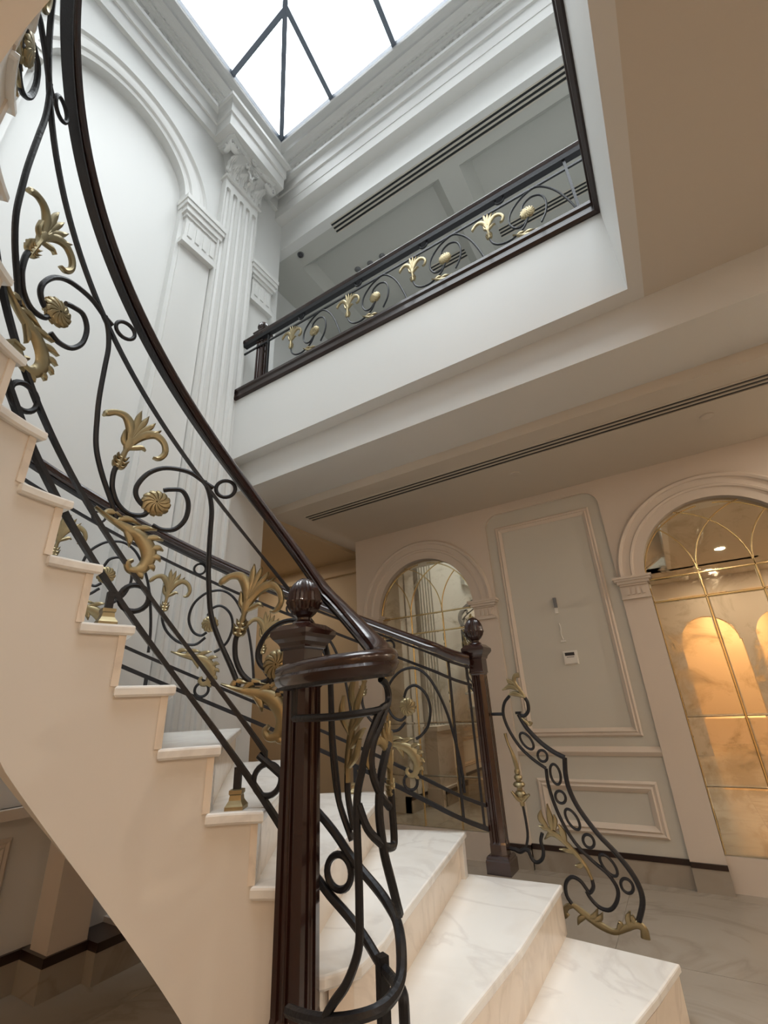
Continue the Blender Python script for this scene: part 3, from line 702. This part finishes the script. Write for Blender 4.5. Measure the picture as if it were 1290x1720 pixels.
HANDP = [(x * .95, z * .86) for x, z in [(-.030, -.030), (-.036, -.012), (-.030, -.002), (-.034, .010), (-.030, .024), (-.016, .034), (0, .037), (.016, .034), (.030, .024), (.034, .010), (.030, -.002), (.036, -.012), (.030, -.030), (.022, -.040), (-.022, -.040)]]
def rail_sweep(S, zf, us, prof, t):
    """(d, z) profile carried along the path at height t"""
    mb = MB(); mb.loops([[S(u, zf(u, t) + dz, d) for d, dz in prof] for u in us]); return mb
def rng(a, b, st=.03):
    n = max(2, int(abs(b - a) / st)); return [a + (b - a) * i / n for i in range(n + 1)]
def flat_bar(S, zf, us, t, w, th): return rail_sweep(S, zf, us, [(-th, -w), (th, -w), (th, w), (-th, w)], t)

# ---- gilt ornaments, in local (x, y) drawn on the surface at (u, z)
def local(S, u, z, sc=1.0, rot=0.0, mir=1):
    c, s = math.cos(rot), math.sin(rot)
    return lambda x, y, d=0.0: S(u + sc * mir * (x * c - y * s), z + sc * (x * s + y * c), d * sc)
def blade(mb, S, pts, ws, th=.010): return sweep2(mb, S, pts, ws, (th,), sides=8, n=4) if False else sweep2(mb, S, pts, ws, th, sides=8, n=4)
def fleur(S, u, z, parent, sc=1.0, rot=0.0, name='gilt_flower'):
    P = local(S, u, z, sc, rot); mb = MB()
    blade(mb, P, [(0, -.01), (0, .012), (0, .03), (0, .05), (0, .075), (0, .10), (0, .13)], [.008, .012, .009, .011, .010, .019, .014], .013)
    for y, w in ((.004, .024), (.022, .026), (.040, .020)):
        blade(mb, P, [(-w, y + .012), (-w * .55, y - .004), (0, y - .002), (w * .55, y - .004), (w, y + .012)], [.002, .008, .009, .008, .002], .012)
    blade(mb, P, [(.004, .085), (-.004, .13), (-.020, .18), (-.052, .212), (-.088, .205), (-.112, .180), (-.118, .165)], [.012, .016, .021, .018, .013, .013, .006], .011)
    blade(mb, P, [(.0, .085), (.010, .13), (.034, .175), (.072, .198), (.110, .180), (.128, .140), (.116, .105), (.095, .098)], [.012, .016, .020, .018, .014, .012, .011, .004], .011)
    for tx, ty, w in ((-.012, .268, .013), (.020, .262, .012), (.052, .246, .012), (.082, .226, .010)):
        blade(mb, P, [(0, .12), (tx * .35, .12 + (ty - .12) * .45), (tx * .8, .12 + (ty - .12) * .8), (tx, ty)], [.008, w, w * .9, .002], .010)
    blade(mb, P, [(0, .09), (-.022, .11), (-.030, .14), (-.034, .155)], [.008, .010, .007, .002], .010)
    blade(mb, P, [(0, .085), (.026, .105), (.046, .118), (.062, .112)], [.008, .011, .010, .002], .010)
    return mb.build(name, GOLD, parent, 1)
def leaf(S, u, z, parent, sc=1.0, rot=0.0, name='gilt_leaf'):
    P = local(S, u, z, sc, rot); mb = MB()
    blade(mb, P, [(-.01, .012), (.05, -.016), (.105, -.034), (.155, -.055), (.190, -.095), (.198, -.140), (.178, -.178), (.148, -.182), (.136, -.160), (.150, -.146)], [.004, .011, .019, .026, .028, .024, .019, .014, .012, .007], .012)
    for a, b, c in (((.02, -.004), (.045, .012), (.085, .002)), ((.06, -.02), (.10, .002), (.150, -.012)), ((.11, -.035), (.16, -.018), (.205, -.016)), ((.16, -.07), (.20, -.048), (.235, -.052)),
                    ((.19, -.10), (.22, -.084), (.242, -.092)), ((.195, -.13), (.225, -.12), (.240, -.134)), ((.19, -.16), (.215, -.158), (.226, -.172)), ((.10, -.04), (.122, -.068), (.128, -.10)), ((.165, -.18), (.185, -.195), (.195, -.208))):
        blade(mb, P, [a, b, c], [.008, .013, .002], .010)
    return mb.build(name, GOLD, parent, 1)
def rosette(S, u, z, parent, sc=1.0, rot=0.0, name='gilt_rosette'):
    P = local(S, u, z, sc, rot); mb = MB()
    for side in (1, -1):
        for j in range(12):
            a = 2 * PI * j / 12
            pts = [(.004 * math.cos(a), .004 * math.sin(a)), (.022 * math.cos(a + .12), .022 * math.sin(a + .12)), (.040 * math.cos(a + .34), .040 * math.sin(a + .34)), (.049 * math.cos(a + .62), .049 * math.sin(a + .62))]
            sweep2(mb, lambda x, y, d=0.0, sd=side: P(x, y, d + sd * (.013 - 3.2 * (x * x + y * y))), pts, [.002, .0075, .0115, .006], .006, sides=6, n=3)
    mb.loops([[P(r * math.cos(2 * PI * j / 20), r * math.sin(2 * PI * j / 20), d) for j in range(20)] for r, d in ((.002, -.010), (.03, -.009), (.049, -.002), (.049, .002), (.03, .009), (.002, .010))])
    return mb.build(name, GOLD, parent, 1)
def ringm(S, u, z, r, w, parent, name='ring', rz=None):
    return sweep2(MB(), S, circ(u, z, r, rz, 22), w, w, sides=8, closed=True).build(name, IRON, parent, 1)
def scroll(S, zf, base, pts, w, parent, name='scroll'):
    """points given as (u offset, t); carried to absolute height"""
    q = [(base + a, zf(base + a, t)) for a, t in cat2(pts, 5)]
    return sweep2(MB(), S, q, w, w, sides=8, n=1).build(name, IRON, parent, 1)
def shoe_post(S, u, ztop_, zfoot, parent, w=.011):
    o = rail_sweep(S, lambda a, t: t, [u - w, u + w], [(-w, -(ztop_ - zfoot) / 2), (w, -(ztop_ - zfoot) / 2), (w, (ztop_ - zfoot) / 2), (-w, (ztop_ - zfoot) / 2)], (ztop_ + zfoot) / 2).build('post', IRON, parent)
    mb = MB(); mb.loops([[S(u - a, zfoot + h, -a), S(u + a, zfoot + h, -a), S(u + a, zfoot + h, a), S(u - a, zfoot + h, a)] for a, h in ((.030, 0), (.030, .010), (.026, .016), (.020, .026), (.018, .040), (.021, .044), (.021, .054), (.014, .056))])
    mb.build('gilt_shoe', GOLD, o)
    return o

# ---- inner railing
ri = thing('stair_railing', 'black iron stair railing nearest the camera, curling round the large newel post', 'railing', (0, 0, 0))
S = INN.S
us = rng(0.0, INN.U[-1], .02)
rail_sweep(S, zi, us, [(d, z - .0) for d, z in HANDP], 1.05).build('handrail', WOOD, ri, 1)
rail_sweep(S, zi, us, [(-.02, -.008), (.02, -.008), (.02, .006), (-.02, .006)], 1.003).build('rail_bar', IRON, ri)
UE = 2.66
flat_bar(S, zi, rng(0, UI(3.0)), .80, .0095, .0085).build('upper_bar', IRON, ri)
flat_bar(S, zi, rng(0, 2.51), .02, .0125, .011).build('bottom_bar', IRON, ri)
flat_bar(S, zi, rng(0, UI(4.55)), .15, .0105, .009).build('lower_bar', IRON, ri)
RW = .0095
kr = [4.38, 7.96, 11.4, 14.9, 18.4]
for k in kr:
    b = UI(k)
    rosette(S, b, zi(b, .475), ri, 1.0)
    scroll(S, zi, b, [(.20, .83), (.165, .805), (.10, .76), (.017, .655), (-.040, .548), (-.072, .450), (-.072, .405), (-.045, .405), (-.02, .44)], RW, ri)
    scroll(S, zi, b, [(.02, .56), (.045, .60), (.087, .654), (.114, .640), (.112, .568), (.080, .48), (.035, .415), (.0, .385)], RW, ri)
    scroll(S, zi, b, [(-.153, .405), (-.159, .37), (-.158, .333), (-.150, .306), (-.125, .290), (-.084, .311), (-.037, .373), (-.02, .42)], RW, ri)
    scroll(S, zi, b, [(.165, .81), (.188, .785), (.204, .73), (.208, .64), (.214, .517), (.224, .438), (.241, .354), (.276, .305), (.33, .265), (.36, .235)] if k > 4.5 else [(.165, .81), (.188, .785), (.204, .73), (.208, .64), (.214, .517), (.224, .438), (.235, .36)], RW, ri)
    fleur(S, b - .150, zi(b - .150, .405), ri, 1.0, -.20)
    leaf(S, b - .185, zi(b - .185, .175), ri, 1.0, .10 if k < 5 else -.06)
    ub = UI(k + .13); ringm(S, ub, zi(ub, .085), .046, .0095, ri)
    if k > 5: uu = UI(k - 1.8); ringm(S, uu, zi(uu, .90), .038, .008, ri)
for k in (5.22, 8.62, 12.1, 15.6, 19.1):
    u = UI(k); shoe_post(S, u, zi(u, .01), RISE * math.floor(k), ri)
# ironwork that wraps round the volute, (u, absolute z) on the same surface
V = dict(
 hook=[(3.09, 1.30), (3.06, 1.285), (3.042, 1.258), (3.058, 1.236), (3.102, 1.224), (3.174, 1.217), (3.242, 1.213), (3.40, 1.212)],
 strap=[(3.40, 1.212), (3.40, 1.26), (3.40, 1.30)],
 S1=[(3.060, 1.236), (3.096, 1.224), (3.124, 1.18), (3.144, 1.131), (3.156, 1.086), (3.167, 1.043), (3.170, .987), (3.169, .932), (3.168, .887), (3.168, .82), (3.170, .763), (3.182, .727), (3.203, .691), (3.23, .663), (3.252, .636)],
 S2=[(3.068, 1.232), (3.098, 1.191), (3.122, 1.154), (3.131, 1.111), (3.125, 1.07), (3.106, 1.032), (3.075, 1.004)],
 S3=[(3.064, 1.143), (3.082, 1.12), (3.104, 1.072), (3.114, 1.01), (3.110, .954), (3.097, .897), (3.062, .82), (3.033, .782)],
 stem=[(3.060, 1.04), (3.059, 1.01), (3.053, .942), (3.062, .922), (3.095, .927), (3.116, .941), (3.145, .971), (3.165, 1.02)],
 leafstem=[(2.745, .90), (2.732, .938), (2.721, .992), (2.721, 1.046)],
 S0=[(2.655, 1.38), (2.660, 1.25), (2.662, 1.143), (2.675, 1.027), (2.694, .953), (2.735, .872)],
 backhook=[(2.60, 1.36), (2.56, 1.42), (2.49, 1.44), (2.44, 1.40), (2.43, 1.31)],
 low1=[(2.40, 1.10), (2.52, 1.01), (2.64, .915), (2.685, .875), (2.731, .831), (2.80, .79), (2.891, .755), (2.96, .742), (3.01, .722), (3.03, .698), (3.057, .676), (3.098, .662), (3.155, .650), (3.23, .635), (3.385, .607)],
 low2=[(2.50, .87), (2.58, .80), (2.642, .745), (2.70, .705), (2.770, .662), (2.845, .618), (2.92, .612), (3.0, .625), (3.012, .60), (3.005, .56), (2.99, .50)],
)
for n_, q in V.items():
    w = .0125 if n_.startswith('low') else .0095
    if n_ == 'S3': w = .0105
    sweep2(MB(), S, q, w, w, sides=8, n=4).build('volute_scroll', IRON, ri, 1)
ringm(S, 2.688, .792, .042, .010, ri)
P = local(S, 2.722, 1.02, 1.0, 0); mb = MB()
blade(mb, P, [(0, 0), (.002, .06), (.018, .14), (.045, .22), (.085, .29)], [.008, .012, .014, .012, .003], .010)
for a, b, c in (((.004, .04), (.035, .075), (.055, .12)), ((.008, .09), (.05, .13), (.075, .15)), ((.02, .14), (.065, .19), (.10, .20)), ((.015, .13), (-.02, .19), (-.012, .25)), ((.035, .2), (.02, .26), (.04, .31))):
    blade(mb, P, [a, b, c], [.006, .012, .003], .010)
mb.build('gilt_leaf', GOLD, ri, 1)
fleur(S, 3.062, 1.03, ri, .62, 0)
u = 2.845; shoe_post(S, u, .64, .38, ri, .013)

# ---- outer railing
ro = thing('stair_railing', 'black iron stair railing along the far outer side, ending at the far newel post', 'railing', (0, 0, 0))
S = OUT.S; us = rng(UO(13.5), OUT.U[-1], .05)
rail_sweep(S, zo, us, HANDP, .95).build('handrail', WOOD, ro, 1)
rail_sweep(S, zo, us, [(-.02, -.008), (.02, -.008), (.02, .006), (-.02, .006)], .903).build('rail_bar', IRON, ro)
flat_bar(S, zo, us, .80, .009, .008).build('upper_bar', IRON, ro)
flat_bar(S, zo, us, .065, .012, .010).build('bottom_bar', IRON, ro)
flat_bar(S, zo, us, .175, .0095, .008).build('lower_bar', IRON, ro)
def unit(S, zf, b, par, last=False, w=.0085):
    rosette(S, b, zf(b, .525), par)
    scroll(S, zf, b, [(.30, .20), (.297, .30), (.28, .43), (.245, .58), (.20, .68), (.14, .755), (.07, .775), (0, .745), (-.06, .69), (-.115, .60), (-.132, .50), (-.10, .435), (-.05, .43), (-.015, .465)], w, par)
    scroll(S, zf, b, [(-.02, .57), (.005, .63), (.06, .67), (.12, .645), (.142, .57), (.12, .47), (.075, .40), (.04, .365)], w, par)
    scroll(S, zf, b, [(-.29, .475), (-.285, .42), (-.25, .365), (-.175, .335), (-.08, .36), (-.02, .43)], w, par)
    fleur(S, b - .285, zf(b - .285, .485), par, 1.0, -.08)
    leaf(S, b - .20, zf(b - .20, .215) + .04, par, 1.12, .42 if last else .12)
    ringm(S, b - .01, zf(b - .01, .12), .040, .0085, par); ringm(S, b - .10, zf(b - .10, .848), .036, .0075, par)
ub = [OUT.U[-1] - .41, UO(5.12), UO(6.55), UO(8.01), UO(9.5), UO(11.0), UO(12.5)]
for b in ub: unit(S, zo, b, ro)
for d in (.02, .13):
    u = OUT.U[-1] - d
    rail_sweep(S, lambda a, t: t, [u - .007, u + .007], [(-.007, zo(u, .07) - 1), (.007, zo(u, .07) - 1), (.007, zo(u, .90) - 1), (-.007, zo(u, .90) - 1)], 1.0).build('post', IRON, ro)
for k in (4.4, 7.3, 10.3): u = UO(k); shoe_post(S, u, zo(u, .06), RISE * math.floor(k), ro)

# ---- gallery railing
rg = thing('gallery_railing', 'black iron balcony railing with gilt flowers along the upper gallery', 'railing', (-1.3, 2.45, 3.95))
SG = lambda u, z, d=0.0: (u + 1.3, d, z - 3.95)
zg = lambda u, t: 3.93 + t
rail_sweep(SG, zg, [-3.05, .34], [(d, z * .9) for d, z in HANDP], .88).build('handrail', WOOD, rg, 1)
rail_sweep(SG, zg, [-3.05, .34], [(-.02, -.03), (.026, -.03), (.026, .008), (-.026, .008)], .845).build('rail_bar', IRON, rg)
flat_bar(SG, zg, [-3.05, .34], .73, .008, .007).build('upper_bar', IRON, rg)
flat_bar(SG, zg, [-3.05, .34], .10, .011, .010).build('bottom_bar', IRON, rg)
for b in (-2.103, -1.432, -.774, -.122): 
    rosette(SG, b, zg(b, .52), rg)
    scroll(SG, zg, b, [(.32, .16), (.305, .28), (.27, .42), (.225, .55), (.17, .65), (.10, .72), (.03, .715), (-.05, .67), (-.115, .59), (-.132, .50), (-.10, .43), (-.05, .42), (-.01, .46)], .0075, rg)
    scroll(SG, zg, b, [(-.035, .56), (-.01, .62), (.05, .65), (.11, .62), (.135, .54), (.12, .44), (.075, .36)], .0075, rg)
    scroll(SG, zg, b, [(-.29, .46), (-.27, .40), (-.22, .355), (-.14, .345), (-.05, .39), (-.0, .47)], .0075, rg)
    fleur(SG, b - .29, zg(b, .475), rg, .98, 0)
    leaf(SG, b - .12, zg(b, .36), rg, 1.0, -.2)
    ringm(SG, b - .165, zg(b, .80), .034, .0075, rg)
for u in (-2.70, .19):
    rail_sweep(SG, lambda a, t: t, [u - .009, u + .009], [(-.009, -.37), (.009, -.37), (.009, .37), (-.009, .37)], 4.42).build('post', IRON, rg)

# ---- newel posts
def newel(name, label, loc, zs=1.0, ws=1.0, grooves=False):
    t = thing(name, label, 'newel post', loc)
    def sq(h, z): h *= ws; return [(-h, -h, z * zs), (h, -h, z * zs), (h, h, z * zs), (-h, h, z * zs)]
    MB().loops([sq(.066, 0), sq(.066, .058), sq(.062, .064), sq(.062, .070), sq(.057, .078), sq(.052, .082)]).build('plinth', WOOD, t)
    # shaft: chamfered square with reeded faces
    def cs(h, z, g):
        h *= ws; c = .008; o = []
        face = [(-1, 0), (-.56, 0), (-.50, g), (-.26, g), (-.20, 0), (-.10, 0), (0, g * .8), (.10, 0), (.20, 0), (.26, g), (.50, g), (.56, 0)]
        for r in range(4):
            a = PI / 2 * r; ca, sa = math.cos(a), math.sin(a)
            for fx, dp in face:
                x = (fx if fx > -1 else -1) * (h - c); y = -h + dp
                o.append((x * ca - y * sa, x * sa + y * ca, z * zs))
        return o
    MB().loops([cs(.047, .08, 0), cs(.047, .13, 0), cs(.045, .14, .006), cs(.043, .985, .006), cs(.043, .992, 0), cs(.046, 1.0, 0), cs(.046, 1.01, 0)]).build('shaft', WOOD, t)
    MB().loops([sq(.046, 1.005), sq(.043, 1.012), sq(.043, 1.085), sq(.050, 1.092), sq(.050, 1.10)]).build('upper_block', WOOD, t)
    MB().loops([sq(.050, 1.098), sq(.056, 1.110), sq(.066, 1.122), sq(.073, 1.134), sq(.073, 1.150), sq(.067, 1.156), sq(.05, 1.172)]).build('cap', WOOD, t)
    f = MB().lathe([(.036, 1.168 * zs), (.040, 1.176 * zs), (.036, 1.184 * zs), (.024, 1.190 * zs), (.024, 1.198 * zs)], 24).build('finial_neck', WOOD, t, 1)
    prof = [(.022, 1.196), (.040, 1.212), (.054, 1.232), (.059, 1.247), (.0625, 1.252), (.0625, 1.256), (.0605, 1.262), (.058, 1.280), (.052, 1.300), (.041, 1.320), (.026, 1.336), (.012, 1.344), (.001, 1.346)]
    MB().lathe([(r, z * zs) for r, z in prof], 48, flute=(1.20 * zs, 1.340 * zs, .075)).build('finial', WOOD, t, 1)
    return t
newel('newel_post', 'tall mahogany newel post with ribbed egg finial nearest the camera', (-1.06, 1.205, .38), .955, 1.08)
newel('newel_post', 'mahogany newel post with egg finial on the second step by the left mirror', (-1.055, 2.835, .38), 1.0, 1.0)
newel('newel_post', 'small dark newel post at the left end of the upper gallery railing', (-2.84, 2.495, 3.95), .79, 1.0)
BR=dict(
 outer=[(-0.85, 1.144), (-0.831, 1.098), (-0.803, 1.054), (-0.744, 0.991), (-0.685, 0.948), (-0.635, 0.923)],
 outer2=[(-0.635, 0.923), (-0.646, 0.842), (-0.639, 0.766), (-0.607, 0.684), (-0.541, 0.586), (-0.479, 0.519), (-0.424, 0.443), (-0.401, 0.382), (-0.403, 0.327), (-0.435, 0.259)],
 inner=[(-0.887, 1.245), (-0.925, 1.207), (-0.941, 1.145), (-0.922, 1.067), (-0.875, 0.981), (-0.815, 0.919), (-0.744, 0.869)],
 inner2=[(-0.744, 0.869), (-0.746, 0.8), (-0.731, 0.705), (-0.697, 0.606), (-0.651, 0.529), (-0.586, 0.467), (-0.529, 0.423), (-0.5, 0.37), (-0.514, 0.321), (-0.551, 0.284), (-0.596, 0.286), (-0.632, 0.317), (-0.646, 0.344)],
 hook=[(-0.85, 1.144), (-0.819, 1.134), (-0.791, 1.16), (-0.787, 1.201), (-0.797, 1.229)],
 leaftop=[(-0.797, 1.229), (-0.826, 1.276), (-0.848, 1.318), (-0.838, 1.352), (-0.813, 1.356)],
 leaf_l=[(-0.802, 1.235), (-0.854, 1.255), (-0.893, 1.251)],
 leaf_l2=[(-0.827, 1.27), (-0.873, 1.296), (-0.926, 1.279)],
 leaf_l3=[(-0.845, 1.312), (-0.875, 1.323), (-0.889, 1.34)],
 bud=[(-0.844, 1.131), (-0.812, 1.103), (-0.795, 1.086), (-0.785, 1.102)],
 hook2=[(-0.609, 0.394), (-0.61, 0.363), (-0.632, 0.339), (-0.646, 0.356), (-0.669, 0.384), (-0.707, 0.393), (-0.74, 0.362), (-0.745, 0.315), (-0.724, 0.281)],
 stem=[(-0.609, 0.394), (-0.629, 0.446), (-0.672, 0.501), (-0.724, 0.55), (-0.776, 0.582), (-0.799, 0.603)],
 l1=[(-0.764, 0.587), (-0.765, 0.638), (-0.769, 0.703)],
 l2=[(-0.789, 0.599), (-0.815, 0.635), (-0.808, 0.673)],
 l3=[(-0.753, 0.588), (-0.74, 0.63), (-0.743, 0.656)],
 l4=[(-0.785, 0.59), (-0.806, 0.593), (-0.832, 0.601)],
 l5=[(-0.748, 0.561), (-0.778, 0.568), (-0.81, 0.543)],
 l6=[(-0.706, 0.538), (-0.713, 0.578), (-0.727, 0.615)],
 l7=[(-0.668, 0.497), (-0.702, 0.503), (-0.743, 0.506)],
 l8=[(-0.635, 0.454), (-0.659, 0.443), (-0.679, 0.445)],
 rod=[(-0.922, 0.483), (-0.9, 0.545), (-0.897, 0.61), (-0.902, 0.691)],
 fin=[(-0.903, 0.686), (-0.906, 0.735), (-0.907, 0.79), (-0.908, 0.82), (-0.905, 0.856), (-0.909, 0.897), (-0.922, 0.949), (-0.939, 0.997), (-0.946, 1.045)],
 cal=[(-0.903, 0.706), (-0.929, 0.724), (-0.954, 0.753)],
 cal2=[(-0.903, 0.706), (-0.883, 0.726), (-0.857, 0.742)],
 knot=[(-0.98, 0.484), (-0.953, 0.476), (-0.923, 0.489), (-0.9, 0.481)],
 hook3=[(-0.907, 0.484), (-0.892, 0.447), (-0.867, 0.437), (-0.837, 0.458), (-0.827, 0.496), (-0.833, 0.532), (-0.819, 0.569)],
 bot=[(-0.727, 0.281), (-0.704, 0.27), (-0.654, 0.239), (-0.603, 0.215), (-0.551, 0.202), (-0.503, 0.221), (-0.453, 0.244), (-0.422, 0.233), (-0.422, 0.197)],
 botl=[(-0.722, 0.277), (-0.749, 0.27), (-0.768, 0.247), (-0.757, 0.228)],
 b1=[(-0.654, 0.239), (-0.628, 0.25), (-0.607, 0.281)],
 b2=[(-0.637, 0.229), (-0.605, 0.246), (-0.589, 0.267)],
 b3=[(-0.532, 0.21), (-0.517, 0.235), (-0.524, 0.246)],
 b4=[(-0.482, 0.233), (-0.48, 0.263), (-0.464, 0.292)],
 b5=[(-0.453, 0.244), (-0.459, 0.266), (-0.454, 0.278)],
 b6=[(-0.671, 0.244), (-0.699, 0.228), (-0.713, 0.206)],
 tie=[(-0.982, 1.148), (-0.941, 1.147)],
 rings=[(-0.827, 1.004), (-0.752, 0.93), (-0.699, 0.843), (-0.693, 0.737), (-0.652, 0.641), (-0.592, 0.552), (-0.52, 0.461), (-0.455, 0.387)],
)

# ---- scrolled iron bracket beyond the far newel
rb = thing('scroll_bracket', 'free black iron scroll bracket with gilt leaves beside the lowest steps', 'scroll', (-.98, 2.85, .2))
SB = lambda u, z, d=0.0: (u + .98, d, z - .2)
def iron(key, w=.010, n=4): return sweep2(MB(), SB, BR[key], w, w, sides=8, n=n).build('scroll', IRON, rb, 1)
iron('outer', .0125); iron('outer2', .0125); iron('inner', .009); iron('inner2', .009); iron('hook', .010); iron('hook2', .009); iron('rod', .007); iron('knot', .012); iron('hook3', .009)
MB().loops([[SB(x, z, d) for x, z, d in ((-.865, 1.144, -.013), (-.865, 1.144, .013), (-.835, 1.144, .013), (-.835, 1.144, -.013))], [SB(x, z, d) for x, z, d in ((-.865, 1.158, -.013), (-.865, 1.158, .013), (-.835, 1.158, .013), (-.835, 1.158, -.013))]]).build('scroll_end', IRON, rb)
sweep2(MB(), SB, BR['tie'] if BR['tie'][0][0] < -1.0 else [(-1.012, 1.148), (-.935, 1.147)], .009, .009, n=1).build('tie', IRON, rb)
sweep2(MB(), SB, [(-1.01, .486), (-.96, .48)], .010, .010, n=1).build('tie', IRON, rb)
tl = [.62, 0, .06, 0, .48, 0, .62, 0]
for i, (x, z) in enumerate(BR['rings']):
    ov = i in (0, 2, 4, 6)
    sweep2(MB(), SB, circ(x, z, .026, .048 if ov else .028, 22, tl[i] if ov else 0), .007, .007, sides=8, closed=True).build('ring', IRON, rb, 1)
def gb(mb, pts, ws): return sweep2(mb, SB, pts, ws, .010, sides=8, n=4)
mb = MB(); gb(mb, BR['leaftop'], [.010, .013, .013, .013, .015]); 
for k in ('leaf_l', 'leaf_l2', 'leaf_l3'): gb(mb, BR[k], [.007, .015, .004])
mb.build('gilt_leaf', GOLD, rb, 1)
mb = MB(); gb(mb, BR['bud'], [.004, .010, .008, .012]); mb.build('gilt_bud', GOLD, rb, 1)
mb = MB(); gb(mb, BR['stem'], [.007, .010, .013, .014, .014, .010])
for k in ('l1', 'l2', 'l3', 'l4', 'l5', 'l6', 'l7', 'l8'): gb(mb, BR[k], [.009, .018 if k in ('l1', 'l2', 'l6') else .012, .003])
mb.build('gilt_leaf', GOLD, rb, 1)
mb = MB(); gb(mb, BR['fin'], [.012, .016, .014, .014, .012, .013, .010, .007, .010])
for k in ('cal', 'cal2'): gb(mb, BR[k], [.010, .012, .006])
for z_, r_ in ((.745, .030), (.788, .034), (.822, .024), (.850, .017)):
    xx = -.906; mb.loops([[SB(xx + rr * math.cos(2 * PI * j / 14), z_ + dz, rr * math.sin(2 * PI * j / 14)) for j in range(14)] for rr, dz in ((.004, -.017), (r_ * .8, -.011), (r_, 0), (r_ * .8, .011), (.004, .017))])
mb.build('gilt_spike', GOLD, rb, 1)
mb = MB(); gb(mb, BR['bot'], [.010, .014, .017, .017, .013, .014, .017, .017, .020]); gb(mb, BR['botl'], [.010, .013, .014, .017])
for k in ('b1', 'b2', 'b3', 'b4', 'b5', 'b6'): gb(mb, BR[k], [.010, .013, .003])
mb.build('gilt_foot', GOLD, rb, 1)
